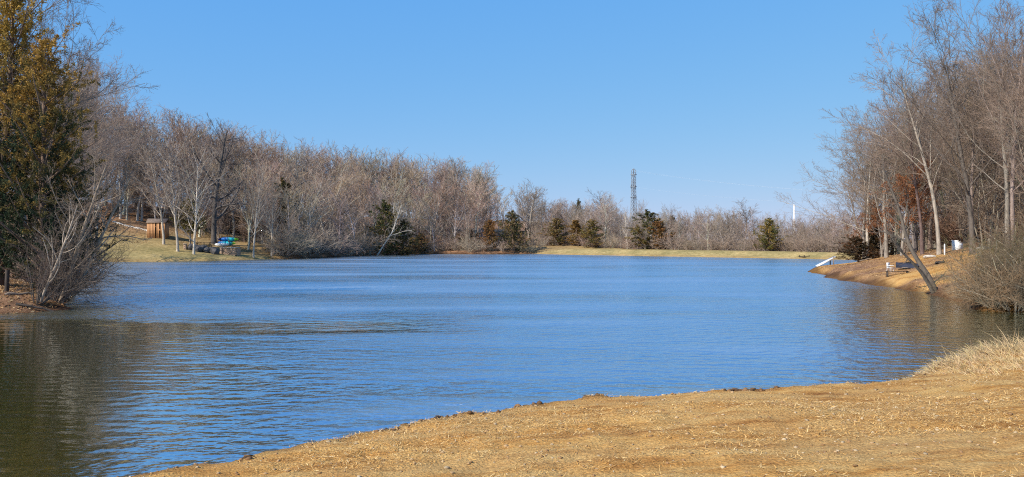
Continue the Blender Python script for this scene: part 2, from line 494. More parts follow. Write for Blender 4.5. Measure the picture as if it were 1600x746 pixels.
def grow(rg, P, R, L, cnt, t0, t1, ang, ratio, rr, k=5, wob=0.12, up=0.08, rmin=0.01, shrink=0.55, tip=0.35, len_sd=0.25):
    n = len(P)
    cnt = np.maximum(1, np.round(cnt * rg.uniform(0.75, 1.25, n))).astype(int) if np.isscalar(cnt) else cnt
    idx = np.repeat(np.arange(n), cnt)
    m = len(idx)
    o = np.arange(m) - np.repeat(np.cumsum(cnt) - cnt, cnt)
    u = (o + rg.random(m)) / cnt[idx]
    t = t0 + (t1 - t0) * u
    p, T = along(P, idx, t)
    kk = P.shape[1]
    f = np.clip(t * (kk - 1), 0, kk - 1.001); i = f.astype(int)
    rp = R[idx, i] * (1 - (f - i)) + R[idx, i + 1] * (f - i)
    az = o * 2.39996 + rg.uniform(0, 6.28, n)[idx] + rg.normal(0, 0.5, m)
    a = np.where(np.abs(T[:, 2:3]) < 0.9, np.array([[0, 0, 1.0]]), np.array([[1.0, 0, 0]]))
    e1 = norm(np.cross(T, a)); e2 = np.cross(T, e1)
    perp = np.cos(az)[:, None] * e1 + np.sin(az)[:, None] * e2
    an = np.radians(rg.normal(ang[0], ang[1], m))[:, None]
    d = norm(T * np.cos(an) + perp * np.sin(an))
    L2 = L[idx] * ratio * (1 - shrink * u) * np.clip(rg.normal(1, len_sd, m), 0.45, 1.7)
    r0 = np.maximum(np.minimum(rp * 0.85, rp * rr * rg.uniform(0.75, 1.25, m)), rmin)
    Q = np.empty((m, k, 3)); Q[:, 0] = p
    bend = rg.normal(0, wob, (m, 3))
    for j in range(1, k):
        d = norm(d + bend + rg.normal(0, wob * 0.8, (m, 3)) + np.array([0, 0, up]))
        Q[:, j] = Q[:, j - 1] + d * (L2 / (k - 1))[:, None]
    R2 = np.maximum(r0[:, None] * np.linspace(1, tip, k)[None], rmin * 0.7)
    return Q, R2, L2

def trunk_line(rg, H, r0, lean=(0, 0), k=11, wob=0.035, tip=0.12):
    P = np.zeros((1, k, 3)); d = np.array([lean[0], lean[1], 1.0])
    b = rg.normal(0, wob, 3)
    P[0, 0] = (0, 0, -0.5)
    for j in range(1, k):
        d = d + rg.normal(0, wob, 3) + b * 0.4; d[2] = max(d[2], 0.6)
        P[0, j] = P[0, j - 1] + d / np.linalg.norm(d) * ((H + 0.5) / (k - 1))
    t = np.linspace(0, 1, k)
    R = (r0 * ((1 - t) ** 0.85 * (1 - tip) + tip))[None].copy()
    R[0, 0] *= 1.35
    return P, R, np.array([float(H)])

def leaf_faces(rg, C, size, flat=0.4, asp=0.5):
    """a small two-triangle leaf or needle spray at each point of C"""
    n = len(C)
    a = norm(rg.normal(0, 1, (n, 3)) * np.array([1, 1, 1 - flat]))
    b = norm(np.cross(a, rg.normal(0, 1, (n, 3))))
    s = (size * rg.uniform(0.6, 1.4, n))[:, None]
    V = np.stack([C - a * s, C + b * s * asp, C + a * s, C - b * s * asp], 1).reshape(-1, 3)
    F = np.arange(4 * n).reshape(n, 4)
    return V, F

def bare_tree(seed, H=18, a2=(40, 13), a3=(38, 14), rr1=0.5, r0=0.2, n1=13, t1=(0.34, 0.97), a1=(46, 10), l1=0.40, n2=8, n3=7, n4=0, lean=(0, 0), rmin=0.013, up=0.10, k1=7,
              l2=0.42, l3=0.44, line=None, leaves=0, wob1=0.09, shrink1=0.62):
    """trunk with limbs, and a crown of branches and twigs: two meshes"""
    rg = np.random.default_rng(seed)
    P0, R0, L0 = line if line is not None else trunk_line(rg, H * 0.74, r0, lean, tip=0.22)
    P1, R1, L1 = grow(rg, P0, R0, L0, n1, t1[0], t1[1], a1, l1, rr1, k1, wob1, up, rmin * 2, shrink1)
    P2, R2, L2 = grow(rg, P1, R1, L1, n2, 0.18, 0.98, a2, l2, 0.5, 5, 0.075, up * 0.9, rmin * 1.3, 0.5)
    Pe, Re, Le = grow(rg, P0, R0, L0, 16, 0.55, 1.0, (45, 14), 0.10, 0.4, 4, 0.12, up, rmin, 0.5)
    P2b = np.concatenate([P2, grow(rg, P0, R0, L0, 14, 0.6, 1.0, (45, 14), 0.12, 0.4, 5, 0.12, up, rmin, 0.5)[0]])
    R2b = np.concatenate([R2, np.tile(np.linspace(rmin * 2, rmin, 5), (len(P2b) - len(P2), 1))])
    L2b = np.concatenate([L2, np.full(len(P2b) - len(P2), float(L0[0]) * 0.12)])
    P3, R3, L3 = grow(rg, P2b, R2b, L2b, n3, 0.15, 1.0, a3, l3, 0.6, 4, 0.08, up * 0.8, rmin, 0.35)
    parts = [(P2b, R2b, 4), (P3, R3, 3)]
    tips, tipL = P3, L3
    if n4:
        P4, R4, L4 = grow(rg, P3, R3, L3, n4, 0.15, 1.0, (38, 14), 0.5, 0.7, 3, 0.08, 0.05, rmin * 0.75, 0.3)
        parts.append((P4, R4, 3)); tips = P4
    VT, FT = join_tubes([(P0, R0, 9), (P1, R1, 5)])
    VC, FC = join_tubes(parts)
    trunk = make_mesh('trunk', VT, FT, True, None, [M_BARK])
    crown = make_mesh('crown', VC, FC, True, None, [M_TWIG])
    out = [('trunk', trunk), ('crown', crown)]
    if leaves:
        sel = rg.integers(0, len(tips), leaves)
        C = tips[sel, -1] + rg.normal(0, 0.12, (leaves, 3))
        V, F = leaf_faces(rg, C, 0.075)
        col = np.repeat(np.array([0.30, 0.125, 0.055]) * rg.uniform(0.6, 1.35, (leaves, 1)) * rg.uniform(0.9, 1.1, (leaves, 3)), 4, 0)
        out.append(('leaves', make_mesh('leaves', V, F, False, col, [M_LEAF])))
    return out

def shrub(seed, H=3.2, stems=22, spread=0.6, n2=7, n3=6, n4=0, rmin=0.009, arch=-0.03, r0=0.035, lean=(0, 0)):
    rg = np.random.default_rng(seed)
    k = 7
    P = np.zeros((stems, k, 3)); az = rg.uniform(0, 6.283, stems); sp = rg.uniform(0.1, spread * 1.5, stems)
    d = norm(np.stack([np.cos(az) * sp + lean[0], np.sin(az) * sp + lean[1], np.ones(stems)], -1))
    P[:, 0] = np.stack([np.cos(az), np.sin(az), np.zeros(stems)], -1) * rg.uniform(0.05, 0.45, stems)[:, None] * H * 0.16
    P[:, 0, 2] = -0.25
    L = H * rg.uniform(0.65, 1.15, stems)
    bend = rg.normal(0, 0.07, (stems, 3))
    for j in range(1, k):
        d = norm(d + bend + rg.normal(0, 0.06, (stems, 3)) + np.array([lean[0] * 0.05, lean[1] * 0.05, arch]))
        P[:, j] = P[:, j - 1] + d * (L / (k - 1))[:, None]
    R = r0 * rg.uniform(0.6, 1.2, stems)[:, None] * np.linspace(1, 0.25, k)[None]
    P2, R2, L2 = grow(rg, P, R, L, n2, 0.2, 1.0, (42, 14), 0.40, 0.6, 5, 0.13, 0.05, rmin * 1.2, 0.4)
    P3, R3, L3 = grow(rg, P2, R2, L2, n3, 0.12, 1.0, (42, 14), 0.45, 0.7, 4, 0.13, 0.04, rmin, 0.3)
    parts = [(P2, R2, 3), (P3, R3, 3)]
    if n4:
        P4, R4, L4 = grow(rg, P3, R3, L3, n4, 0.12, 1.0, (42, 14), 0.5, 0.8, 3, 0.13, 0.03, rmin * 0.8, 0.3)
        parts.append((P4, R4, 3))
    VT, FT = join_tubes([(P, R, 5)])
    VC, FC = join_tubes(parts)
    return [('stems', make_mesh('stems', VT, FT, True, None, [M_BARK])), ('twigs', make_mesh('twigs', VC, FC, True, None, [M_TWIG]))]

def cedar(seed, H=9, W=2.0, n=15000, size=0.10, low=0.06, rust=0.3, cols=((0.066, 0.070, 0.032), (0.23, 0.135, 0.05)), branches=120, shape=0.8, top_rust=0.0, fuzz=None):
    rg = np.random.default_rng(seed)
    P0, R0, L0 = trunk_line(rg, H, 0.022 * H, k=9, wob=0.02, tip=0.08)
    m = branches
    t = low + (0.985 - low) * (np.arange(m) + rg.random(m)) / m
    prof = np.minimum(1.0, (1 - t) ** shape * 1.25 + 0.03) * (0.75 + 0.25 * np.minimum(1, (t - low) / 0.12))
    idx = np.zeros(m, int)
    p, T = along(P0, idx, t)
    az = np.arange(m) * 2.39996 + rg.normal(0, 0.4, m)
    ln = W * prof * np.clip(rg.normal(1, 0.42, m), 0.3, 2.1)
    d = np.stack([np.cos(az), np.sin(az), 0.25 + 0.6 * t + rg.normal(0, 0.12, m)], -1)
    d = norm(d)
    k = 5
    Q = np.empty((m, k, 3)); Q[:, 0] = p
    dd = d.copy()
    for j in range(1, k):
        dd = norm(dd + rg.normal(0, 0.06, (m, 3)) + np.array([0, 0, 0.06]))
        Q[:, j] = Q[:, j - 1] + dd * (ln / (k - 1))[:, None]
    RB = (0.018 + 0.012 * ln)[:, None] * np.linspace(1, 0.3, k)[None]
    # side sprays, then needles gathered along them
    P2, R2, L2 = grow(rg, Q, RB, ln, 7, 0.2, 1.0, (48, 14), 0.42, 0.5, 4, 0.1, 0.09, 0.006, 0.45)
    w = L2 + 0.08
    sel = rg.choice(len(P2), n, p=w / w.sum())
    u = rg.random(n) ** 0.7
    C, _ = along(P2, sel, u)
    C = C + rg.normal(0, 1, (n, 3)) * (fuzz or (0.045 * np.sqrt(H) * 0.4 + 0.02))
    V, F = leaf_faces(rg, C, size, 0.25, 0.32)
    a, b = np.array(cols[0]), np.array(cols[1])
    clump = rg.random(len(P2))[sel]
    big = 0.5 + 0.9 * np.sin(C[:, 0] * 1.3 / W * 2 + seed) * np.cos(C[:, 2] * 3.1 / H * 2 + seed * 2) * 0.5
    f = np.clip((rust * 1.4 + (clump - 0.5) * 0.9 + (big - 0.5) * 0.7 + top_rust * (C[:, 2] / H - 0.5)), 0, 1)[:, None]
    col = (a * (1 - f) + b * f) * rg.uniform(0.7, 1.35, (n, 1))
    VT, FT = join_tubes([(P0, R0, 8), (Q, RB, 4)])
    return [('trunk', make_mesh('trunk', VT, FT, True, None, [M_BARK])), ('crown', make_mesh('crown', V, F, False, np.repeat(col, 4, 0), [M_NEEDLE]))]

def plant(proto, name, loc, label, cat, group=None, rz=None, s=1.0, tilt=(0, 0), trunk_col=(0.30, 0.25, 0.20), crown_col=(0.25, 0.18, 0.135), leaf_col=(1, 1, 1)):
    e = empty(name, loc, random.uniform(0, 6.283) if rz is None else rz)
    e.scale = (s, s, s) if np.isscalar(s) else s
    e.rotation_euler = (tilt[0], tilt[1], e.rotation_euler[2])
    tag(e, label, cat, group)
    crown = None
    for pn, me in proto:
        o = link(pn, me, crown if pn == 'leaves' else e)
        if pn == 'crown': crown = o
        c = trunk_col if pn in ('trunk', 'stems') else leaf_col if (pn == 'leaves' or me.materials[0] == M_NEEDLE) else crown_col
        o.color = (c[0], c[1], c[2], 1)
    return e

def jit(c, a=0.15):
    f = random.uniform(1 - a, 1 + a)
    return tuple(min(1, v * f * random.uniform(1 - a * 0.35, 1 + a * 0.35)) for v in c)

# prototypes -----------------------------------------------------------
FOREST = [bare_tree(100 + i, H=18, r0=0.17 + 0.02 * (i % 3), n1=21, t1=(0.15 + 0.08 * (i % 3), 1.0), a1=(30 + 4 * (i % 4), 10), l1=0.40 + 0.03 * (i % 3), a2=(36, 12), a3=(36, 14), rr1=0.42,
                    n2=9, n3=9, rmin=0.016, up=0.05, shrink1=0.25, l2=0.40, l3=0.42, wob1=0.06) for i in range(9)]
FINE = [bare_tree(200 + i, H=17, r0=0.155, n1=18, t1=(0.24 + 0.06 * (i % 3), 1.0), a1=(36 + 5 * (i % 2), 12), l1=0.44, n2=10, n3=8, n4=3, rmin=0.0082, up=0.055, shrink1=0.2, l2=0.40, l3=0.42, wob1=0.085, rr1=0.36, a2=(37, 13), a3=(37, 14)) for i in range(5)]
SAPLING = [shrub(450 + i, H=6.0, stems=7, spread=0.22, n2=11, n3=7, rmin=0.012, arch=0.02, r0=0.045) for i in range(3)]
OPEN = [bare_tree(300 + i, H=15, r0=0.30, n1=12, t1=(0.22, 0.93), a1=(58, 10), l1=0.52, n2=9, n3=7, n4=2, rmin=0.011, up=0.07, wob1=0.13) for i in range(2)]
RUSSET = [bare_tree(350 + i, H=11, r0=0.14, n1=12, t1=(0.2, 0.95), a1=(50, 10), l1=0.42, n2=7, n3=6, rmin=0.011, up=0.08, leaves=6500) for i in range(2)]
SHRUB = [shrub(400 + i, H=3.4, stems=20, spread=0.7, n2=7, n3=6, rmin=0.011) for i in range(4)]
CEDAR = [cedar(500, 9, 2.0, 8000, 0.15, rust=0.16, branches=64, shape=0.5, low=0.02), cedar(501, 9, 1.8, 8000, 0.15, rust=0.42, branches=64, shape=0.5, low=0.02), cedar(502, 8, 2.3, 8000, 0.15, rust=0.25, branches=70, shape=0.6),
         cedar(503, 8, 1.7, 8000, 0.15, rust=0.7, branches=70, shape=0.6, cols=((0.07, 0.075, 0.028), (0.24, 0.115, 0.04)))]

# ------------------------------------------------------------------ the woods round the lake
SKY_PX = np.array([(60, 40), (130, 120), (200, 118), (240, 150), (270, 172), (300, 176), (330, 168), (370, 176), (400, 200), (430, 226), (470, 214), (520, 226), (600, 230),
                   (650, 242), (700, 236), (740, 246), (780, 268), (830, 280), (850, 300), (880, 310), (920, 320), (950, 306), (980, 340), (1000, 340), (1015, 330), (1050, 331), (1090, 331),
                   (1150, 322), (1180, 330), (1230, 341), (1290, 340), (1330, 330)], float)
def sky_y(px): return np.interp(px, SKY_PX[:, 0], SKY_PX[:, 1])

def scatter(n_try, xr, yr, ok, mind, seed):
    rg = np.random.default_rng(seed)
    xs, ys = rg.uniform(*xr, n_try), rg.uniform(*yr, n_try)
    d, zd = shore_dist(xs, ys)
    keep = []
    for i in range(n_try):
        if not ok(xs[i], ys[i], d[i], {k: v[i] for k, v in zd.items()}): continue
        if any((xs[i] - a) ** 2 + (ys[i] - b) ** 2 < mind * mind for a, b, _ in keep): continue
        keep.append((xs[i], ys[i], d[i]))
    return keep

def pxof(x, y): return PX0 + FPX * x / y

def hill_label(px, d):
    seg = ('behind the brown shed' if px < 275 else 'behind the kayaks' if px < 420 else 'left of the paired dark cedars' if px < 600
           else 'right of the paired dark cedars' if px < 765 else 'near the left end of the dam')
    row = 'waterside bare tree' if d < 9 else 'bare tree in the middle of the wood' if d < 24 else 'bare tree on the crest of the wood'
    return row + ' ' + seg, ('waterside ' if d < 9 else 'middle ' if d < 24 else 'crest ') + 'trees ' + seg

def hill_ok(x, y, d, zd):
    if d < 1.2 or y < 100: return False
    px = pxof(x, y)
    if px < 60 or px > 868 or d > 44: return False
    zl = min(zd, key=zd.get)
    if zl == 'lawn' and d < 16: return False
    if px < 300 and y < 136 and zd['lawn'] < 24: return False
    return zl in ('lawn', 'wood') and not (zd['dam'] < 14)
hill = scatter(5200, (-130, 20), (100, 245), hill_ok, 3.3, 21)
rgp = np.random.default_rng(77)
for i, (x, y, d) in enumerate(hill):
    px = pxof(x, y); z = gz(x, y)
    want = EYE + (PYH - sky_y(px)) / FPX * y - z
    h = np.clip(want * rgp.uniform(0.84, 1.05), 6.5, rgp.uniform(10.5, 15.5) if d < 26 else 18)
    if d < 5: h *= rgp.uniform(0.6, 0.95)
    lb, gr = hill_label(px, d)
    s = h * 1.07 / 18.0
    cc = jit((0.38, 0.288, 0.215), 0.26)
    if rgp.random() < 0.18: cc = jit((0.33, 0.22, 0.16), 0.1)
    plant(FOREST[i % len(FOREST)], 'bare_tree', (x, y, z), lb, 'tree', gr, s=(s * 1.2, s * 1.2, s), trunk_col=jit((0.50, 0.44, 0.37), 0.3), crown_col=cc)
print('hill trees', len(hill))

def far_ok(x, y, d, zd):
    px = pxof(x, y)
    return d > 12.0 and min(zd, key=zd.get) in ('dam', 'wood') and 826 < px < 1400 and zd['dam'] < 38 and zd['dam'] < zd['wood'] + 8 and not (d < 11 and 870 < px < 1330 and zd['dam'] > 11)
farw = scatter(3000, (0, 110), (120, 235), far_ok, 3.0, 22)
for i, (x, y, d) in enumerate(farw):
    px = pxof(x, y); z = gz(x, y)
    want = EYE + (PYH - sky_y(px)) / FPX * y - z
    h = np.clip(want * rgp.uniform(0.82, 1.12), 5, 18)
    row = 'front' if d < 20 else 'back'
    seg = 'left of the lattice tower' if px < 985 else 'between tower and small green cedar' if px < 1195 else 'beside the white pole'
    s = h / 18.0
    plant(FOREST[i % len(FOREST)], 'slender_tree', (x, y, z), 'bare tree in the %s of the dam wood %s' % (row, seg), 'tree', '%s trees beyond the dam %s' % (row, seg),
          s=(s * 1.25, s * 1.25, s), trunk_col=jit((0.46, 0.40, 0.34), 0.25), crown_col=jit((0.34, 0.265, 0.215), 0.18))
print('dam trees', len(farw))

# named trees of the far shores ------------------------------------------------
PALE, GREYB, DARKB = (0.44, 0.38, 0.31), (0.27, 0.23, 0.19), (0.10, 0.085, 0.075)
def top_h(px, D, py, g=None):
    """height of a thing that stands at distance D and reaches the photo row py"""
    return EYE + (PYH - py) / FPX * D - gp(px, D).z

def shore_point(px, D0, D1, d_in):
    """first point along a photo column, from D0 on, that lies d_in metres inland"""
    for D in np.arange(D0, D1, 0.5):
        x = (px - PX0) / FPX * D
        if shore_dist([x], [D])[0][0] > d_in: return D
    return D1
def put_cedar(k, px, D, ytop, W, label, leaf=(1, 1, 1), protoH=(9, 9, 8, 8), protoW=(2.0, 1.8, 2.3, 1.7)):
    h = top_h(px, D, ytop)
    s = h / protoH[k]; w = W / protoW[k]
    plant(CEDAR[k], 'cedar_tree', gp(px, D), label, 'tree', 'cedars on the far shores', s=(w, w, s), trunk_col=(0.16, 0.11, 0.08), leaf_col=leaf)

put_cedar(0, 600, 161, 316, 2.7, 'taller dark green cedar of the pair at the water by the leaning pale tree', (1.1, 1.15, 0.9))
put_cedar(0, 630, 163, 345, 2.6, 'shorter dark cedar of the waterside pair, on the right', (0.95, 0.9, 0.8))
put_cedar(3, 765, 177, 345, 1.8, 'rusty brown cedar at the waterline left of the wide dark cedar')
put_cedar(2, 803, 178, 332, 3.3, 'wide dark green cedar at the waterline near the end of the dam')
put_cedar(1, 735, 181, 358, 2.4, 'low olive cedar left of the rusty cedar', (0.9, 0.9, 0.8))
put_cedar(2, 655, 170, 366, 2.2, 'low dark cedar just right of the paired cedars', (0.8, 0.7, 0.7))
put_cedar(1, 872, shore_point(872, 119, 215, 9.6), 342, 2.4, 'olive green cedar at the left end of the grassy dam', (1.1, 1.15, 1))
put_cedar(3, 905, shore_point(905, 119, 215, 9.6), 345, 2.4, 'bushy rust-orange cedar behind the left part of the dam', (1.0, 1.15, 1))
put_cedar(1, 928, shore_point(928, 119, 215, 9.6), 343, 2.2, 'green cedar right beside the rust-orange cedar behind the dam', (1.1, 1.2, 1))
put_cedar(0, 903, 205, 313, 1.6, 'narrow dark cedar top rising above the rust-orange cedar')
put_cedar(0, 1010, shore_point(1010, 119, 215, 9.6), 330, 3.0, 'dark green cedar behind the dam, right of the lattice tower', (1.1, 1.1, 0.9))
put_cedar(3, 1035, shore_point(1035, 119, 215, 9.6), 347, 2.1, 'rust-brown cedar touching the dark cedar right of the lattice tower')
put_cedar(2, 1203, shore_point(1203, 119, 215, 9.6), 343, 2.3, 'small bright green cedar standing alone left of the white pole', (1.3, 1.35, 0.9))
put_cedar(2, 1052, 190, 338, 1.5, 'small dark cedar top in the wood right of the lattice tower')
put_cedar(0, 440, 146, 282, 2.4, 'tall dark cedar among bare trees right of the lawn', (1.0, 0.9, 0.8))
put_cedar(2, 385, 147, 330, 3.2, 'dark cedar behind the lime green kayak end', (0.75, 0.7, 0.7))
put_cedar(2, 352, 152, 318, 3.0, 'dark cedar behind the blue kayak', (0.75, 0.7, 0.7))
put_cedar(0, 410, 151, 335, 2.6, 'dark cedar right of the kayaks behind the pale slender trunk', (0.75, 0.7, 0.7))
h = top_h(296, 127, 312)
LAWN_CEDAR = cedar(510, 8, 2.2, 9000, 0.15, low=0.30, rust=0.45, cols=((0.09, 0.085, 0.026), (0.25, 0.19, 0.05)), shape=0.55)
plant(LAWN_CEDAR, 'cedar_tree', gp(297, 127), 'yellow-olive cedar with bare lower trunk standing on the lawn', 'tree', 'cedars on the far shores', s=h / 8, trunk_col=(0.30, 0.24, 0.18))

def put_bare(proto, pH, px, D, ytop, label, trunk=GREYB, crown=(0.31, 0.245, 0.195), wide=1.0, name='bare_tree', group=None, tilt=(0, 0), rz=None):
    h = top_h(px, D, ytop)
    s = h * 1.08 / pH
    return plant(proto, name, gp(px, D), label, 'tree', group, s=(s * wide, s * wide, s), trunk_col=trunk, crown_col=crown, tilt=tilt, rz=rz)

put_bare(OPEN[0], 15, 334, 133, 158, 'big spreading bare tree with dark trunk left of the blue kayak', (0.11, 0.095, 0.085), (0.19, 0.155, 0.135), 0.95)
put_bare(FOREST[1], 18, 278, 122, 205, 'bare tree with pale trunk on the lawn right of the shed', PALE)
put_bare(FOREST[3], 18, 303, 121, 215, 'bare tree with whitish trunk on the lawn in front of the yellow-olive cedar', (0.52, 0.46, 0.38))
put_bare(FOREST[4], 18, 256, 125, 205, 'bare grey tree in front of the right half of the brown shed', PALE)
put_bare(FOREST[2], 18, 215, 137, 180, 'bare tree left of the shed, left stem of a close pair', PALE)
put_bare(FOREST[7], 18, 221, 137.5, 190, 'bare tree left of the shed, right stem of a close pair', PALE)
put_bare(FOREST[6], 18, 188, 136, 150, 'bare tree at the far left end of the lawn', PALE)
put_bare(FOREST[5], 18, 396, 127, 262, 'slender pale trunked tree at the lawn edge right of the brick fire pit', PALE, wide=0.8)
put_bare(FOREST[8], 18, 424, 131, 290, 'small pale tree at the very end of the lawn by the water', PALE, wide=0.9)
put_bare(FOREST[0], 18, 980, 168, 326, 'slim whitish tree standing alone on the dam left of the tower foot', (0.6, 0.54, 0.47), (0.42, 0.36, 0.31), 0.9)
put_bare(FOREST[2], 18, 1008, 165, 342, 'small bare tree on the dam in front of the dark cedar', (0.5, 0.45, 0.38), (0.36, 0.30, 0.25), 1.2)
put_bare(FOREST[4], 18, 948, 205, 300, 'tall grey bare tree rising above the wood left of the tower', GREYB, (0.23, 0.19, 0.17), 1.5)
put_bare(FOREST[4], 18, 1165, 172, 318, 'broad bare tree rising above the wood left of the small green cedar', GREYB, (0.27, 0.22, 0.19), 1.9)
put_bare(OPEN[1], 15, 470, 150, 210, 'tall spreading bare tree on the skyline right of the tall dark cedar', GREYB, (0.20, 0.165, 0.145), 0.75)
put_bare(OPEN[0], 15, 705, 195, 230, 'tall spreading bare tree on the skyline right of the paired cedars', GREYB, (0.20, 0.165, 0.145), 0.8)
put_bare(OPEN[1], 15, 826, 192, 272, 'round-headed bare tree on the skyline near the dam', GREYB, (0.22, 0.18, 0.155), 0.9)

# the pale tree that leans over the water before the paired cedars
def lean_line(pts, r0, r1, k=12):
    pts = np.array(pts, float)
    seg = np.concatenate([[0], np.cumsum(np.linalg.norm(np.diff(pts, axis=0), axis=1))])
    u = np.linspace(0, seg[-1], k)
    P = np.stack([np.interp(u, seg, pts[:, i]) for i in range(3)], -1)
    P[1:-1] = 0.5 * P[1:-1] + 0.25 * (P[:-2] + P[2:])
    return P[None], np.linspace(r0, r1, k)[None], np.array([seg[-1]])
pt = bare_tree(600, n1=9, t1=(0.3, 0.97), a1=(38, 12), l1=0.34, n2=7, n3=5, rmin=0.016, line=lean_line([(0, 0, -0.4), (1.5, 0.2, 2.2), (3.2, 0.3, 4.5), (4.2, 0.4, 7.6), (5, 0.4, 10)], 0.17, 0.04))
plant(pt, 'leaning_tree', gp(586, 159), 'pale bare tree leaning right over the water before the paired dark cedars', 'tree', rz=0, trunk_col=(0.58, 0.52, 0.44), crown_col=(0.40, 0.34, 0.28))

# shrubs along the far shores --------------------------------------------------
for px in list(range(434, 580, 7)) + list(range(645, 845, 13)):
    px += random.uniform(-3, 3)
    D = shore_point(px, 105, 200, random.uniform(0.6, 2.6))
    hh = random.uniform(3.4, 6.5) if px < 580 else random.uniform(1.8, 4.2)
    where = 'just right of the lawn' if px < 510 else 'left of the paired dark cedars' if px < 600 else 'between the paired cedars and the rusty cedar' if px < 765 else 'near the left end of the dam'
    plant(SHRUB[random.randrange(4)], 'shrub', gp(px, D), 'tangled bare waterline shrub ' + where, 'shrub', 'waterline shrubs ' + where, s=(hh / 3.4 * 1.15, hh / 3.4 * 1.15, hh / 3.4),
          trunk_col=jit((0.36, 0.29, 0.22)), crown_col=jit((0.34, 0.265, 0.20)))
for px in range(846, 1345, 11):
    px += random.uniform(-4, 4)
    D = shore_point(px, 119, 215, random.uniform(8.8, 15))
    hh = random.uniform(1.6, 4.6)
    where = 'left of the lattice tower' if px < 985 else 'between tower and small green cedar' if px < 1195 else 'below the white pole'
    plant(SHRUB[random.randrange(4)], 'shrub', gp(px, D), 'brown shrub below the dam wood ' + where, 'shrub', 'shrubs behind the dam ' + where,
          s=(hh / 3.4, hh / 3.4, hh / 3.4), trunk_col=jit((0.30, 0.24, 0.19)), crown_col=jit((0.33, 0.255, 0.205)))
for i in range(64):
    px = random.uniform(150, 430); D = random.uniform(138, 166)
    if gz((px - 800) / FPX * D, D) < 2.4: continue
    plant(SAPLING[i % 3], 'sapling', gp(px, D), 'bare undergrowth sapling in the wood just behind the lawn', 'sapling', 'undergrowth behind the lawn', s=random.uniform(0.55, 1.15),
          trunk_col=jit((0.30, 0.24, 0.19)), crown_col=jit((0.29, 0.21, 0.155)))

under = scatter(2500, (-130, 20), (100, 230), lambda x, y, d, zd: hill_ok(x, y, d, zd) and d < 14 and not (min(zd, key=zd.get) == 'lawn' and d < 18), 4.0, 23)
for i, (x, y, d) in enumerate(under):
    px = pxof(x, y)
    wh = hill_label(px, 20)[0].split('wood ')[1]
    hh = random.uniform(4.5, 9.0)
    plant(SAPLING[i % 3], 'sapling', (x, y, gz(x, y)), 'thin many-stemmed bare sapling under the trees ' + wh, 'sapling', 'saplings ' + wh, s=hh / 6.0,
          trunk_col=jit((0.38, 0.33, 0.27)), crown_col=jit((0.33, 0.255, 0.20)))
print('saplings', len(under))

und2 = scatter(1500, (0, 110), (120, 235), lambda x, y, d, zd: far_ok(x, y, d, zd) and d > 13, 3.7, 24)
for i, (x, y, d) in enumerate(und2):
    px = pxof(x, y)
    wh = 'left of the lattice tower' if px < 985 else 'between tower and small green cedar' if px < 1195 else 'below the white pole'
    hh = random.uniform(4.0, 7.5)
    plant(SAPLING[i % 3], 'sapling', (x, y, gz(x, y)), 'many-stemmed bare sapling in the dam wood ' + wh, 'sapling', 'dam wood saplings ' + wh, s=hh / 6.0,
          trunk_col=jit((0.38, 0.33, 0.27)), crown_col=jit((0.33, 0.26, 0.21)))
print('dam saplings', len(und2))

# ------------------------------------------------------------------ left bank
BIGC = cedar(520, 12, 3.0, 60000, 0.066, low=0.05, rust=0.22, branches=140, cols=((0.022, 0.036, 0.017), (0.33, 0.205, 0.04)), shape=0.62, top_rust=1.9, fuzz=0.05)
BIGC2 = cedar(521, 12, 2.7, 60000, 0.064, low=0.05, rust=0.20, branches=130, cols=((0.022, 0.036, 0.017), (0.33, 0.19, 0.04)), shape=0.55, top_rust=1.9, fuzz=0.05)
g = gp(-2, 40); plant(BIGC, 'cedar_tree', g, 'tallest cedar on the left bank, orange-tinged, cut off by the left edge', 'tree', 'cedars on the left bank', s=(0.98, 0.98, 1.22), trunk_col=(0.16, 0.11, 0.08))
g = gp(66, 38.2); plant(BIGC2, 'cedar_tree', g, 'rust and dark green cedar on the left bank above the waterside brush', 'tree', 'cedars on the left bank', s=(0.84, 0.84, 0.98), trunk_col=(0.16, 0.11, 0.08))
plant(BIGC2, 'cedar_tree', gp(98, 41.5), 'shorter dark green cedar behind the leaning pale tree on the left bank', 'tree', 'cedars on the left bank', rz=2.0, s=(0.62, 0.62, 0.66), trunk_col=(0.16, 0.11, 0.08), leaf_col=(0.85, 0.85, 0.9))
FB = [bare_tree(610 + i, H=9, r0=0.11, n1=15, t1=(0.22, 0.97), a1=(40, 11), l1=0.40, n2=7, n3=6, n4=2, rmin=0.006, up=0.08, lean=(0.34 + 0.1 * i, -0.08)) for i in range(3)]
plant(FB[0], 'leaning_tree', gp(88, 37), 'pale multi-branched bare tree leaning right from the left bank', 'tree', 'bare trees leaning from the left bank', rz=0, s=1.0, trunk_col=(0.27, 0.21, 0.155), crown_col=(0.20, 0.15, 0.115))
plant(FB[1], 'leaning_tree', gp(104, 40), 'bare tree leaning far right over the water behind the brush', 'tree', 'bare trees leaning from the left bank', rz=0.1, s=1.0, trunk_col=(0.36, 0.285, 0.21), crown_col=(0.25, 0.19, 0.145))
plant(FB[2], 'leaning_tree', gp(60, 35.6), 'thin bare tree in front of the rust and dark green cedar', 'tree', 'bare trees leaning from the left bank', rz=-0.2, s=(0.62, 0.62, 0.72), trunk_col=(0.40, 0.32, 0.25), crown_col=(0.19, 0.145, 0.11))
BR = [shrub(620 + i, H=4.6, stems=16, spread=0.55, n2=8, n3=7, n4=2, rmin=0.0055, r0=0.045, arch=-0.035, lean=(0.42, -0.12)) for i in range(2)]
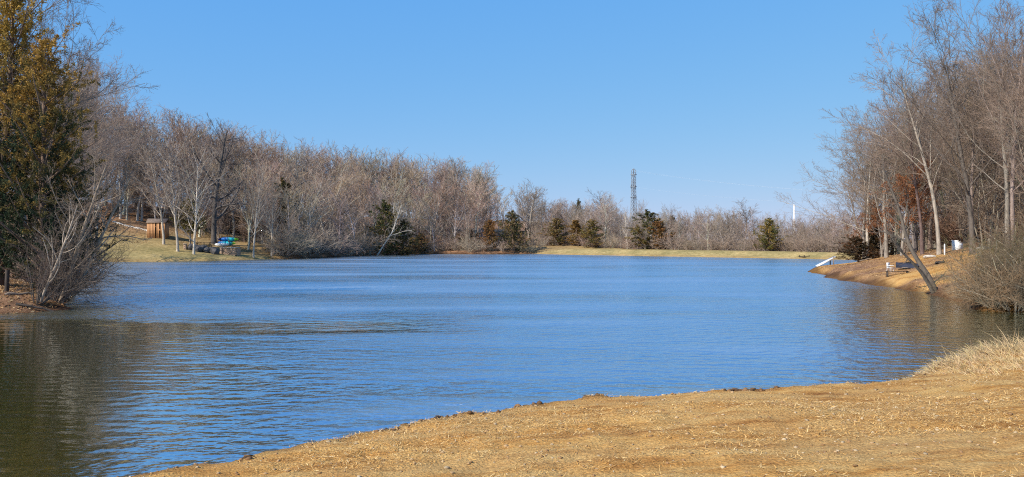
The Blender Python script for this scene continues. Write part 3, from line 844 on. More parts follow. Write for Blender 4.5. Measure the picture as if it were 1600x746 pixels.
for i, (px, D, sc_, lab) in enumerate([(60, 35.4, 0.55, 'dark bare brush at the tip of the left bank, outermost clump'), (84, 36.6, 0.75, 'bare brush arching right over the water from the left bank'),
                                      (100, 40.0, 0.75, 'bare brush on the left shore behind the arching clump')]):
    plant(BR[i % 2], 'shrub', gp(px, D), lab, 'shrub', 'brush on the left bank', rz=random.uniform(-0.5, 0.5), s=sc_, trunk_col=jit((0.15, 0.115, 0.09)), crown_col=jit((0.14, 0.105, 0.08)))
put_bare(FINE[0], 17, -55, 47, -120, 'tall bare tree behind the cedars with limbs reaching into the top left corner', GREYB, (0.20, 0.155, 0.125), 1.15)
put_bare(FINE[1], 17, 72, 45, -25, 'bare tree whose crown shows right of the big cedars against the sky', GREYB, (0.19, 0.15, 0.12), 0.75, rz=0.5)
put_bare(FINE[3], 17, 48, 47, -80, 'tall bare tree rising behind the two big cedars', GREYB, (0.22, 0.18, 0.15), 1.0)
lt = [(112, 58, 105), (134, 70, 105), (158, 88, 112), (164, 104, 118), (140, 60, 118), (120, 50, 135), (95, 56, 110), (142, 66, 105), (118, 72, 100), (150, 82, 120), (128, 62, 100), (138, 92, 115), (160, 100, 135), (166, 110, 140), (70, 64, 75), (146, 76, 105), (105, 84, 100), (150, 90, 110), (130, 54, 150)]
for i, (px, D, yt) in enumerate(lt):
    x = (px - PX0) / FPX * D
    while shore_dist([x], [D])[0][0] < 1.0: x -= 0.4
    px2 = pxof(x, D)
    lab = ('bare brown left-shore tree between big cedars and lawn, ' + ('near' if D < 65 else 'middle' if D < 85 else 'far') + ' end')
    put_bare(FINE[i % 5], 17, px2, D, yt, lab, jit((0.45, 0.37, 0.29)), jit((0.30, 0.225, 0.17)), 1.0, group='left shore trees ' + ('near' if D < 65 else 'middle' if D < 85 else 'far'), tilt=(0, random.uniform(0.0, 0.07)), rz=random.uniform(-0.4, 0.4))
for i in range(12):
    D = 46 + i * 5.2
    x = -0.47 * D
    while shore_dist([x], [D])[0][0] < 0.8: x -= 0.3
    wh = 'near' if D < 70 else 'far'
    plant(SHRUB[i % 4], 'shrub', (x, D, gz(x, D)), 'bare shrub on the left shore behind the brush, %s half' % wh, 'shrub', 'left shore shrubs, %s half' % wh, s=random.uniform(0.8, 1.3), trunk_col=jit((0.28, 0.22, 0.17)), crown_col=jit((0.25, 0.19, 0.145)))

# ------------------------------------------------------------------ right point and its wood
SKR = np.array([(1265, 285), (1290, 235), (1320, 200), (1350, 168), (1400, 135), (1430, 90), (1460, 45), (1500, 18), (1560, 8), (1620, 8), (1800, 0)], float)
def right_ok(x, y, d, zd):
    px = pxof(x, y)
    return zd['point'] <= min(zd.values()) + 0.01 and d > 6 and 1335 < px < 1690 and y > 44 and (y > 62 or px > 1500) and not (1462 < px < 1515 and y < 70)
rw = scatter(1500, (24, 100), (42, 135), right_ok, 3.0, 31)
for i, (x, y, d) in enumerate(rw):
    px = pxof(x, y); z = gz(x, y)
    want = EYE + (PYH - np.interp(px + 10, SKR[:, 0], SKR[:, 1])) / FPX * y - z
    h = np.clip(want * rgp.uniform(0.78, 1.06), 6, 20)
    wh = ('near its tip' if px < 1400 else 'behind the blue boat' if px < 1470 else 'behind the white box' if px < 1530 else 'above the big shrub')
    row = 'front row' if d < 14 else 'deep'
    plant(FINE[i % 5], 'woodland_tree', (x, y, z), ('front-row bare tree of the right-hand wood ' if row == 'front row' else 'bare tree deep in the right-hand wood ') + wh, 'tree', '%s trees %s' % (row, wh), s=(h / 17, h / 17, h / 17),
          trunk_col=jit((0.20, 0.165, 0.13), 0.4), crown_col=jit((0.245, 0.185, 0.14), 0.2))
und3 = scatter(1600, (26, 105), (55, 140), lambda x, y, d, zd: (zd['point'] <= min(zd.values()) + 0.01 or y > 110) and d > 11 and 1335 < pxof(x, y) < 1640, 2.8, 34)
for i, (x, y, d) in enumerate(und3):
    wh = 'near the tip' if pxof(x, y) < 1430 else 'behind the white box' if pxof(x, y) < 1530 else 'at the right edge'
    hh = random.uniform(4, 9.0)
    plant(SAPLING[i % 3], 'sapling', (x, y, gz(x, y)), 'bare brown undergrowth sapling in the right-hand wood ' + wh, 'sapling', 'right wood saplings ' + wh, s=hh / 6.0,
          trunk_col=jit((0.30, 0.24, 0.19)), crown_col=jit((0.30, 0.225, 0.165)))
print('right saplings', len(und3))
for i in range(46):
    px = random.uniform(1395, 1640); D = random.uniform(74, 112)
    x = (px - PX0) / FPX * D
    if shore_dist([x], [D])[0][0] < 9: continue
    plant(SHRUB[i % 4], 'shrub', (x, D, gz(x, D)), 'reddish-brown undergrowth shrub among the trunks of the right-hand wood', 'shrub', 'undergrowth in the right-hand wood', s=random.uniform(0.9, 1.6), trunk_col=jit((0.28, 0.20, 0.15)), crown_col=jit((0.30, 0.185, 0.125)))
print('right trees', len(rw))
put_bare(FINE[1], 17, 1520, 60, 8, 'tallest bare tree on the right, its crown reaching the top of the picture', (0.12, 0.10, 0.085), (0.17, 0.135, 0.11), 1.1)
put_bare(FINE[4], 17, 1575, 55, 4, 'tall bare tree at the right edge of the picture', (0.22, 0.19, 0.155), (0.20, 0.155, 0.125), 1.0)
put_bare(FINE[2], 17, 1468, 64, 55, 'tall bare tree left of the white box', (0.33, 0.28, 0.23), (0.24, 0.18, 0.145), 1.0)
put_bare(FINE[0], 17, 1355, 79, 205, 'pale trunked bare tree at the tip of the right-hand wood', (0.46, 0.40, 0.33), (0.26, 0.195, 0.15), 1.3)
put_bare(FINE[2], 17, 1356, 84, 188, 'wide bare tree whose crown overhangs the water at the point', (0.3, 0.25, 0.2), (0.25, 0.185, 0.14), 1.25, rz=1.0)
put_bare(FINE[3], 17, 1385, 74, 160, 'bare tree second from the tip of the right-hand wood', GREYB, (0.25, 0.185, 0.14), 1.3)
for px_, D_, yt_, lab_ in ((1350, 82, 225, 'nearest the ramp'), (1366, 88, 205, 'above the dark cedar bush'), (1378, 79, 255, 'right of the dark cedar bush'), (1394, 86, 190, 'behind the rusty-leaved tree'), (1344, 91, 262, 'farthest out on the tip')):
    put_bare(FINE[int(px_) % 5], 17, px_, D_, yt_, 'bare brown tree at the tip of the right-hand wood, ' + lab_, (0.27, 0.22, 0.18), jit((0.27, 0.195, 0.145)), 1.35)
put_bare(RUSSET[0], 11, 1378, 76, 300, 'small tree with rusty leaves beside the white chair', GREYB, (0.30, 0.19, 0.13))
put_bare(RUSSET[0], 11, 1408, 70, 228, 'bare tree still holding rusty red leaves behind the leaning twin trunk', GREYB, (0.30, 0.19, 0.13))
put_bare(RUSSET[1], 11, 1360, 84, 290, 'smaller tree with rusty leaves near the tip of the point', GREYB, (0.30, 0.19, 0.13))
put_bare(RUSSET[1], 11, 1432, 82, 240, 'rusty-leaved tree deep in the right-hand wood', GREYB, (0.30, 0.19, 0.13))
h = top_h(1340, 79, 372)
plant(CEDAR[2], 'cedar_tree', gp(1342, 79), 'low dark cedar bush at the tip of the right-hand point', 'tree', s=(0.75, 0.75, h / 8), leaf_col=(0.6, 0.45, 0.5), trunk_col=(0.1, 0.08, 0.06))
plant(CEDAR[2], 'cedar_tree', gp(1372, 83), 'dark cedar bush behind the pale trunked tree on the point', 'tree', s=(0.8, 0.8, 0.42), leaf_col=(0.7, 0.55, 0.55), trunk_col=(0.1, 0.08, 0.06))
# leaning twin trunk at the waterline
b0 = gp(1466, 45.6)
k = 45.6 / FPX
def rel(px, py, dy=0.0): return ((px - 1466) * k, dy, (461 - py) * k)
tw = bare_tree(640, n1=8, t1=(0.40, 0.98), a1=(42, 14), l1=0.26, n2=5, n3=4, n4=0, rmin=0.007, up=0.10,
               line=lean_line([(0, 0, -0.4), rel(1456, 440), rel(1436, 405, 0.4), rel(1424, 375, 0.6), rel(1419, 340, 0.8), rel(1408, 300, 1.0), rel(1392, 262, 1.0)], 0.155, 0.035, 16))
tw2 = bare_tree(641, n1=6, t1=(0.45, 0.98), a1=(45, 14), l1=0.30, n2=4, n3=4, n4=0, rmin=0.007, up=0.12,
                line=lean_line([(-0.1, -0.1, -0.4), rel(1447, 445, -0.3), rel(1428, 424, -0.7), rel(1405, 405, -1.0), rel(1385, 385, -1.2), rel(1368, 360, -1.3)], 0.125, 0.03, 14))
e = plant(tw, 'leaning_tree', (b0.x, b0.y, 0.05), 'bare twin-trunked tree leaning left from the waterline of the right point', 'tree', rz=0, trunk_col=(0.11, 0.088, 0.07), crown_col=(0.15, 0.115, 0.09))
for pn, me in tw2:
    o = link(pn, me, e); o.color = (0.11, 0.088, 0.07, 1) if pn == 'trunk' else (0.17, 0.13, 0.10, 1)
# the big shrub at the right edge
RS = [shrub(650 + i, H=3.3, stems=34, spread=0.95, n2=10, n3=8, n4=2, rmin=0.0062, r0=0.04, arch=-0.04) for i in range(2)]
for i, (px, D, s_, lab) in enumerate([(1552, 35.0, 0.66, 'dense olive-brown shrub over the water at the right, leftmost clump'), (1585, 33.8, 0.80, 'dense olive-brown shrub over the water at the right, middle clump'),
                                     (1618, 33.0, 0.95, 'dense olive-brown shrub at the right picture edge'), (1572, 38.0, 0.85, 'olive-brown shrub behind the waterside clumps at the right'),
                                     (1650, 39, 1.1, 'dense shrub just beyond the right picture edge'), (1608, 41, 1.0, 'tall olive-brown shrub behind the clump at the right picture edge')]):
    x = (px - PX0) / FPX * D
    while shore_dist([x], [D])[0][0] < 0.15: D += 0.1; x = (px - PX0) / FPX * D
    plant(RS[i % 2], 'shrub', (x, D, gz(x, D)), lab, 'shrub', 'shrubs at the right edge', s=s_, trunk_col=jit((0.30, 0.25, 0.18), 0.3), crown_col=jit((0.20, 0.15, 0.085), 0.3))

# ------------------------------------------------------------------ small solid shapes
def box_mesh(name, parts, mat, smooth=False):
    """boxes (centre, size[, z-rotation]) joined to one mesh"""
    Vs, Fs = [], []
    for p in parts:
        c, s = p[0], p[1]; rz = p[2] if len(p) > 2 else 0.0
        o = len(Vs)
        for dx, dy, dz in [(-1, -1, -1), (1, -1, -1), (1, 1, -1), (-1, 1, -1), (-1, -1, 1), (1, -1, 1), (1, 1, 1), (-1, 1, 1)]:
            x, y = dx * s[0] / 2, dy * s[1] / 2
            Vs.append((c[0] + x * math.cos(rz) - y * math.sin(rz), c[1] + x * math.sin(rz) + y * math.cos(rz), c[2] + dz * s[2] / 2))
        Fs += [(o, o + 3, o + 2, o + 1), (o + 4, o + 5, o + 6, o + 7), (o, o + 1, o + 5, o + 4), (o + 1, o + 2, o + 6, o + 5), (o + 2, o + 3, o + 7, o + 6), (o + 3, o, o + 4, o + 7)]
    return make_mesh(name, np.array(Vs), np.array(Fs), smooth, None, [mat])

def bar_mesh(name, segs, r, mat, sides=6):
    """round bars between pairs of points"""
    V, F = join_tubes([(np.array([[a, np.add(a, b) / 2, b]], float), np.full((1, 3), rr), sides) for (a, b, rr) in [(q[0], q[1], q[2] if len(q) > 2 else r) for q in segs]])
    return make_mesh(name, V, F, True, None, [mat])

def rock_mesh(name, seed, mat, flat=0.7, sub=2, rough=0.28):
    import bmesh
    bm = bmesh.new(); bmesh.ops.create_icosphere(bm, subdivisions=sub, radius=1.0)
    rg = np.random.default_rng(seed); A = rg.normal(0, 1, (7, 3)); ph = rg.uniform(0, 6, 7)
    for v in bm.verts:
        n = sum(math.sin(2.1 * float(np.dot(A[i], v.co)) + ph[i]) for i in range(7)) / 7
        v.co = v.co * (1 + rough * 1.6 * n); v.co.z *= flat
    me = bpy.data.meshes.new(name); bm.to_mesh(me); bm.free()
    me.materials.append(mat)
    return me

M_SHED = simple_mat('shed_boards', (0.50, 0.26, 0.12), 0.8, scale=3.0, var=0.3)
M_DARKWOOD = simple_mat('dark_timber', (0.055, 0.042, 0.034), 0.8, scale=4.0)
M_ROOF = simple_mat('shed_roofing', (0.16, 0.12, 0.095), 0.85, scale=4.0)
M_PALESTONE = simple_mat('pale_stone', (0.50, 0.45, 0.39), 0.9, scale=3.0, var=0.25, bump=0.3)
M_DARKSTONE = simple_mat('dark_stone', (0.075, 0.07, 0.07), 0.85, scale=2.5, var=0.55, bump=0.4)
M_BRICK = simple_mat('tan_brick', (0.38, 0.265, 0.19), 0.9, scale=2.0, var=0.25, bump=0.3)
M_WHITE = simple_mat('white_paint', (0.80, 0.80, 0.79), 0.5, scale=5.0, var=0.05)
M_NAVY = simple_mat('navy_hull', (0.022, 0.025, 0.042), 0.75, scale=2.0, var=0.3)
M_TIMBER = simple_mat('weathered_timber', (0.25, 0.19, 0.14), 0.85, scale=5.0, var=0.3)
M_STEEL = simple_mat('galvanised_steel', (0.26, 0.30, 0.34), 0.6, 0.1, scale=0.5, var=0.15)
M_WIRE = simple_mat('aluminium_wire', (0.60, 0.62, 0.64), 0.5, 0.0, scale=0.5, var=0.05)

def kayak_mesh(name, stops, L=3.5, W=0.72, H=0.36):
    n, m = 21, 10
    t = np.linspace(-1, 1, n)
    w = W / 2 * (1 - np.abs(t) ** 2.4) ** 0.75 + 0.01
    V, cols = [], []
    for i in range(n):
        rise = 0.16 * abs(t[i]) ** 3
        for j in range(m):
            a = 2 * math.pi * j / m
            zz = math.sin(a); yy = math.cos(a)
            h = H * 0.62 if zz < 0 else H * 0.38
            V.append((t[i] * L / 2, w[i] * yy, H * 0.62 + rise + h * zz * (0.25 + 0.75 * (w[i] / (W / 2)))))
            u = (t[i] + 1) / 2
            c = [np.interp(u, [s[0] for s in stops], [s[1][q] for s in stops]) for q in range(3)]
            cols.append(c)
    F = [(i * m + j, (i + 1) * m + j, (i + 1) * m + (j + 1) % m, i * m + (j + 1) % m) for i in range(n - 1) for j in range(m)]
    return make_mesh(name, np.array(V), np.array(F), True, np.array(cols), [M_PLASTIC])
M_PLASTIC = tint_mat('moulded_plastic', 0.4)

def mk_kayak(loc, rz, label, stops, roll=0.0, L=3.5):
    e = empty('kayak', loc, rz); e.rotation_euler = (roll, 0, rz)
    tag(e, label, 'kayak', 'kayaks by the big dark trunk')
    o = link('hull', kayak_mesh('hull', stops, L), e)
    th = np.linspace(0, 2 * np.pi, 17)
    P = np.stack([0.05 + 0.42 * np.cos(th), 0.22 * np.sin(th), np.full(17, 0.375)], -1)[None]
    V, F = tubes(P, np.full((1, 17), 0.022), 5)
    link('cockpit_rim', make_mesh('cockpit_rim', V, F, True, None, [M_DARKWOOD]), o)
    link('seat', box_mesh('seat', [((-0.12, 0, 0.25), (0.32, 0.34, 0.06)), ((-0.27, 0, 0.36), (0.05, 0.32, 0.24))], M_DARKWOOD), o)
    return e

# ------------------------------------------------------------------ on the lawn
# shed
g = gp(247, 129.5); e = empty('wooden_shed', g, 0.10, 0.92); tag(e, 'small brown board shed with dark openings at the back of the lawn', 'shed')
W_, D_, H_ = 2.9, 2.2, 2.45
board = box_mesh('board', [((0, 0, H_ / 2 - 0.15), (0.215, 0.05, H_ + 0.3))], M_SHED)
for i in range(13):
    x = -W_ / 2 + 0.11 + i * (W_ - 0.22) / 12
    if i in (6, 9): continue
    o = link('board', board, e); o.location = (x, -D_ / 2 + random.uniform(-0.012, 0.012), 0)
for sx in (-1, 1):
    for i in range(10):
        o = link('board', board, e); o.location = (sx * W_ / 2, -D_ / 2 + 0.14 + i * (D_ - 0.2) / 9.4, 0); o.rotation_euler = (0, 0, math.pi / 2)
for i in range(13):
    o = link('board', board, e); o.location = (-W_ / 2 + 0.11 + i * (W_ - 0.22) / 12, D_ / 2, 0)
rf = link('roof', make_mesh('roof', np.array([(-1.6, -1.2, 2.32), (1.6, -1.2, 2.32), (1.7, 0, 3.0), (-1.7, 0, 3.0), (-1.7, 1.4, 2.32), (1.7, 1.4, 2.32),
                                              (-1.6, -1.2, 2.40), (1.6, -1.2, 2.40), (1.7, 0, 3.09), (-1.7, 0, 3.09), (-1.7, 1.4, 2.40), (1.7, 1.4, 2.40)], float),
                              np.array([(0, 3, 2, 1), (3, 4, 5, 2), (6, 7, 8, 9), (9, 8, 11, 10), (0, 1, 7, 6), (5, 4, 10, 11), (1, 2, 8, 7), (2, 5, 11, 8), (3, 0, 6, 9), (4, 3, 9, 10)]), False, None, [M_ROOF]), e)
link('gable', make_mesh('gable', np.array([(-1.45, -1.12, 2.35), (1.45, -1.12, 2.35), (0, -1.12, 2.36), (0, 0, 2.95)], float), np.array([(0, 1, 3)]), False, None, [M_SHED]), e)
# pale stone edging along the back of the lawn
st = [rock_mesh('stone', 700 + i, M_PALESTONE, 0.6, 1) for i in range(4)]
e = empty('stone_edging', gp(222, 133)); tag(e, 'low row of pale stones along the back of the lawn beside the shed', 'stone edging')
o0 = e.location.copy()
for i in range(24):
    p = gp(178 + i * 3.6, 133.5 - i * 0.12)
    s_ = random.uniform(0.2, 0.34)
    o = link('stone', st[i % 4], e); o.location = (p.x - o0.x, p.y - o0.y, p.z - o0.z + 0.05); o.scale = (s_ * 1.2, s_, s_); o.rotation_euler = (0, 0, random.uniform(0, 6))
# kayaks on a rack
BLU, TEAL, LIME, WHT = (0.015, 0.13, 0.45), (0.02, 0.42, 0.52), (0.32, 0.70, 0.05), (0.75, 0.78, 0.80)
g = gp(351, 133.2)
e = empty('kayak_rack', g, -0.15); tag(e, 'low timber rack that carries the kayaks', 'rack')
for sx in (-1.0, 1.0):
    for sy in (-0.5, 0.5):
        link('post', bar_mesh('post', [((sx, sy, -0.3), (sx, sy, 1.35))], 0.05, M_TIMBER), e)
    link('cross_bar', bar_mesh('cross_bar', [((sx, -0.75, q), (sx, 0.75, q)) for q in (0.12, 0.72)], 0.045, M_TIMBER), e)
mk_kayak((g.x - 0.05, g.y - 0.42, g.z + 0.33), -0.15, 'lower blue to teal kayak with lime green end beside the big dark trunk', [(0, BLU), (0.35, BLU), (0.6, TEAL), (0.84, TEAL), (0.88, LIME), (1, LIME)], roll=-1.15, L=3.9)
mk_kayak((g.x + 0.45, g.y - 0.1, g.z + 0.98), -0.12, 'upper blue kayak with lime nose, stacked above the other blue one', [(0, BLU), (0.45, BLU), (0.62, TEAL), (0.8, TEAL), (0.85, LIME), (1, LIME)], roll=-1.2)
mk_kayak((g.x - 0.1, g.y - 1.35, gz(g.x - 0.1, g.y - 1.35) + 0.2), -0.1, 'white kayak on the grass below the blue kayak', [(0, WHT), (1, WHT)], roll=-0.9, L=2.4)
# brick fire pit
g = gp(358, 126); e = empty('brick_fire_pit', g, -0.08); tag(e, 'tan brick fire pit with flat cap on the lawn before the kayaks', 'fire pit')
bk = box_mesh('brick', [((0, 0, 0), (0.37, 0.2, 0.145))], M_BRICK)
for c in range(8):
    z = -0.15 + c * 0.155
    if c < 7:
        for i in range(5):
            o = link('brick', bk, e); o.location = (-0.42 + i * 0.385 + (0.19 if c % 2 else 0) - 0.1, -0.5 + random.uniform(-0.01, 0.01), z)
        for i in range(3):
            for xx in (-0.55, 1.28):
                o = link('brick', bk, e); o.location = (xx + (0.1 if xx > 0 else 0), -0.2 + i * 0.385, z); o.rotation_euler = (0, 0, math.pi / 2)
    for q in range(2):
        o = link('brick', bk, e); o.location = (-1.02, -0.42 + q * 0.22, z + 0.02)
link('cap_slab', box_mesh('cap_slab', [((0.36, 0.0, 1.02), (2.1, 1.3, 0.07))], M_PALESTONE), e)
link('pillar_cap', box_mesh('pillar_cap', [((-1.02, -0.31, 1.08), (0.5, 0.5, 0.06))], M_PALESTONE), e)
# dark boulders and picnic table
bo = [rock_mesh('boulder', 720 + i, M_DARKSTONE, 0.85, 2, 0.22) for i in range(4)]
nth = ['leftmost', 'second from left', 'third from left', 'fourth from left', 'fifth from left', 'sixth from left', 'rightmost']
for i in range(7):
    p = gp(299 + i * 6.0, 124.6 + random.uniform(-0.4, 0.4))
    o = link('boulder', bo[i % 4]); s_ = random.uniform(0.55, 0.75)
    o.location = (p.x, p.y, p.z + s_ * 0.55); o.scale = (s_, s_ * 0.9, s_ * 1.1); o.rotation_euler = (0, 0, random.uniform(0, 6))
    tag(o, 'dark grey boulder in the row on the lawn, ' + nth[i], 'boulder', 'dark boulders on the lawn')
g = gp(318, 127.5); e = empty('picnic_table', g, 0.05); tag(e, 'dark timber picnic table behind the row of boulders', 'picnic table')
for i in range(4):
    link('board', box_mesh('board', [((0, -0.30 + i * 0.2, 0.98), (2.9, 0.185, 0.05))], M_DARKWOOD), e)
for sy in (-0.75, 0.75): link('bench', box_mesh('bench', [((0, sy, 0.5), (2.9, 0.26, 0.05))], M_DARKWOOD), e)
for sx in (-1.0, 1.0):
    for sy in (-1, 1): link('leg', bar_mesh('leg', [((sx, sy * 0.8, -0.2), (sx, sy * 0.25, 0.96))], 0.05, M_DARKWOOD), e)
    link('cross_bar', box_mesh('cross_bar', [((sx, 0, 0.45), (0.06, 1.7, 0.08))], M_DARKWOOD), e)
g = gp(289.5, 124); e = empty('brick_post', g); tag(e, 'short tan brick post left of the dark boulders', 'post')
for c in range(6):
    for q in range(2):
        o = link('brick', bk, e); o.location = ((q - 0.5) * 0.20, 0, -0.1 + c * 0.155) if c % 2 else (0, (q - 0.5) * 0.22, -0.1 + c * 0.155)
        if c % 2: o.rotation_euler = (0, 0, math.pi / 2)
link('cap_slab', box_mesh('cap_slab', [((0, 0, 0.80), (0.52, 0.52, 0.06))], M_PALESTONE), e)

# ------------------------------------------------------------------ on the right-hand point
g = gp(1291, 78.6); e = empty('white_ramp_board', (g.x, g.y, g.z), 0.0); tag(e, 'white sloping ramp board propped at the tip of the right point', 'ramp')
kk = 78.6 / FPX
link('board', make_mesh('board', np.array([(x * kk, y, z) for x, z in ((-15, -0.15), (13, 0.72)) for y in (-0.3, 0.3)] + [(x * kk, y, z + 0.12) for x, z in ((-15, -0.15), (13, 0.72)) for y in (-0.3, 0.3)], float),
     np.array([(0, 1, 3, 2), (4, 6, 7, 5), (0, 2, 6, 4), (1, 5, 7, 3), (0, 4, 5, 1), (2, 3, 7, 6)]), False, None, [M_WHITE]), e)
link('rail', box_mesh('rail', [((0.55, -0.33, 0.36), (0.06, 0.05, 0.9))], M_TIMBER), e)
link('post', bar_mesh('post', [((0.45, 0.2, -0.6), (0.45, 0.2, 0.55))], 0.05, M_DARKWOOD), e)
x, y = wpt(1258, 404.6); e = empty('small_dock', (x, y + 0.4, 0.0), 0.35); tag(e, 'small dark wooden dock at the foot of the dam', 'dock')
for i in range(6): link('plank', box_mesh('plank', [((-0.5 + i * 0.2, 0, 0.34), (0.19, 1.4, 0.05))], M_DARKWOOD), e)
for sx in (-0.45, 0.45):
    for sy in (-0.6, 0.6): link('post', bar_mesh('post', [((sx, sy, -0.9), (sx, sy, 0.55))], 0.06, M_DARKWOOD), e)
def boat_mesh(name, L, W, H, mat):
    n, m = 15, 9
    V = []
    for i in range(n):
        t = i / (n - 1)
        w = W / 2 * (1 - max(0, (t - 0.45) / 0.55) ** 2.2) * (0.86 + 0.14 * min(1, t * 4)) + 0.01
        for j in range(m):
            a = math.pi * j / (m - 1)
            V.append(((t - 0.5) * L, -w * math.cos(a), H * (math.sin(a) ** 0.55) * (0.9 + 0.25 * t)))
    F = [(i * m + j, (i + 1) * m + j, (i + 1) * m + j + 1, i * m + j + 1) for i in range(n - 1) for j in range(m - 1)]
    tr = [tuple(range(m))]
    me = make_mesh(name, np.array(V), np.array(F), True, None, [mat])
    return me
g = gp(1419, 59); e = empty('rowboat', (g.x, g.y, g.z + 0.06), 2.2); e.scale = (0.7, 0.8, 0.8); tag(e, 'dark blue upturned rowboat on the slope behind the leaning twin trunk', 'boat')
bh = link('hull', boat_mesh('hull', 2.6, 1.1, 0.42, M_NAVY), e)
link('gunwale', bar_mesh('gunwale', [((-1.3, -0.48, 0.02), (0.2, -0.55, 0.02)), ((-1.3, 0.48, 0.02), (0.2, 0.55, 0.02)), ((-1.3, -0.48, 0.02), (-1.3, 0.48, 0.02)), ((0.2, -0.55, 0.02), (1.28, 0, 0.05)), ((0.2, 0.55, 0.02), (1.28, 0, 0.05))], 0.035, M_TIMBER), e)
link('keel', box_mesh('keel', [((0, 0, 0.44), (2.3, 0.05, 0.06))], M_NAVY), bh)
g = gp(1402, 55.5); e = empty('timber_bench', g, -0.05); tag(e, 'long low dark timber bench on the slope before the blue boat', 'bench')
link('seat', box_mesh('seat', [((0, 0, 0.22), (1.5, 0.24, 0.04))], M_DARKWOOD), e)
for sx in (-0.65, 0.65): link('leg', box_mesh('leg', [((sx, 0, 0.0), (0.06, 0.2, 0.40))], M_DARKWOOD), e)
g = gp(1391, 58.5); e = empty('garden_chair', (g.x, g.y, g.z), 0.6, 0.72); tag(e, 'white plastic garden chair on the slope left of the blue boat', 'chair')
link('seat', box_mesh('seat', [((0, 0, 0.42), (0.48, 0.46, 0.04))], M_WHITE), e)
link('backrest', box_mesh('backrest', [((0, 0.23, 0.68), (0.46, 0.04, 0.5))], M_WHITE), e)
for sx in (-0.21, 0.21):
    for sy in (-0.2, 0.2): link('leg', bar_mesh('leg', [((sx * 1.1, sy * 1.1, -0.06), (sx, sy, 0.41))], 0.022, M_WHITE), e)
    link('armrest', box_mesh('armrest', [((sx * 1.12, 0, 0.63), (0.06, 0.46, 0.03))], M_WHITE), e)
g = gp(1496, 66); e = empty('storage_box', g, 0.35, 0.85); tag(e, 'white storage box with slanted lid on the wooded slope at the right', 'box')
def wedge(w, d, h0, h1, z0, mat, name):
    V = np.array([(-w, -d, z0), (w, -d, z0), (w, d, z0), (-w, d, z0), (-w, -d, h1), (w, -d, h0), (w, d, h0), (-w, d, h1)], float)
    return make_mesh(name, V, np.array([(0, 3, 2, 1), (4, 5, 6, 7), (0, 1, 5, 4), (1, 2, 6, 5), (2, 3, 7, 6), (3, 0, 4, 7)]), False, None, [mat])
link('bin', wedge(0.36, 0.3, 0.55, 0.80, -0.3, M_WHITE, 'bin'), e)
V = np.array([(-0.39, -0.33, 0.82), (0.39, -0.33, 0.55), (0.39, 0.33, 0.55), (-0.39, 0.33, 0.82), (-0.39, -0.33, 0.87), (0.39, -0.33, 0.60), (0.39, 0.33, 0.60), (-0.39, 0.33, 0.87)], float)
link('lid', make_mesh('lid', V, np.array([(0, 3, 2, 1), (4, 5, 6, 7), (0, 1, 5, 4), (1, 2, 6, 5), (2, 3, 7, 6), (3, 0, 4, 7)]), False, None, [M_WHITE]), e)
g = gp(1476, 63); o = link('marker_post', bar_mesh('marker_post', [((0, 0, -0.3), (0, 0, 0.78)), ((0, 0, 0.78), (0, 0, 0.84), 0.03)], 0.055, M_WHITE)); o.location = g
tag(o, 'short white post beside a trunk left of the white storage box', 'post')
for px, D, s_, lab in ((1537, 62, 0.42, 'pale rounded boulder on the slope above the big shrub'), (1452, 63, 0.34, 'flat whitish stone on the slope below the wood')):
    p = gp(px, D); o = link('boulder', rock_mesh('boulder', px, M_PALESTONE, 0.45, 2)); o.location = (p.x, p.y, p.z + 0.05); o.scale = (s_ * 1.3, s_, s_); tag(o, lab, 'boulder')
def log(px, D, L, r, rz, lab, mat):
    p = gp(px, D); q = Vector((p.x + math.cos(rz) * L, p.y + math.sin(rz) * L, 0)); q.z = gz(q.x, q.y) + r * 0.8
    P = np.stack([np.linspace(0, q.x - p.x, 7), np.linspace(0, q.y - p.y, 7), np.linspace(r * 0.8, q.z - p.z, 7)], -1)[None] + np.random.default_rng(px).normal(0, r * 0.3, (1, 7, 3))
    V, F = tubes(P, np.linspace(r, r * 0.6, 7)[None], 7)
    o = link('fallen_log', make_mesh('fallen_log', V, F, True, None, [mat])); o.location = p
    tag(o, lab, 'log', 'fallen logs')
log(1462, 57.5, 0.7, 0.12, 0.3, 'short dark log on the open slope right of the blue boat', M_DARKWOOD)
log(1340, 76, 1.8, 0.09, 0.5, 'grey driftwood log by the low dark cedar bush on the point', M_TIMBER)
log(6, 35.2, 1.1, 0.07, 0.9, 'pale fallen log on the left bank under the cedars', M_TIMBER)
log(24, 34.6, 1.6, 0.06, 0.25, 'dark fallen log at the waterline of the left bank', M_DARKWOOD)
log(1478, 44.8, 2.6, 0.08, 0.35, 'dead branch on the bank right of the leaning twin trunk', M_DARKWOOD)
g = gp(10, 36.5); o = link('fence_post', bar_mesh('fence_post', [((0, 0, -0.3), (0.05, 0, 0.95))], 0.09, M_DARKWOOD)); o.location = g
tag(o, 'short dark fence post on the left bank below the cedars', 'post')

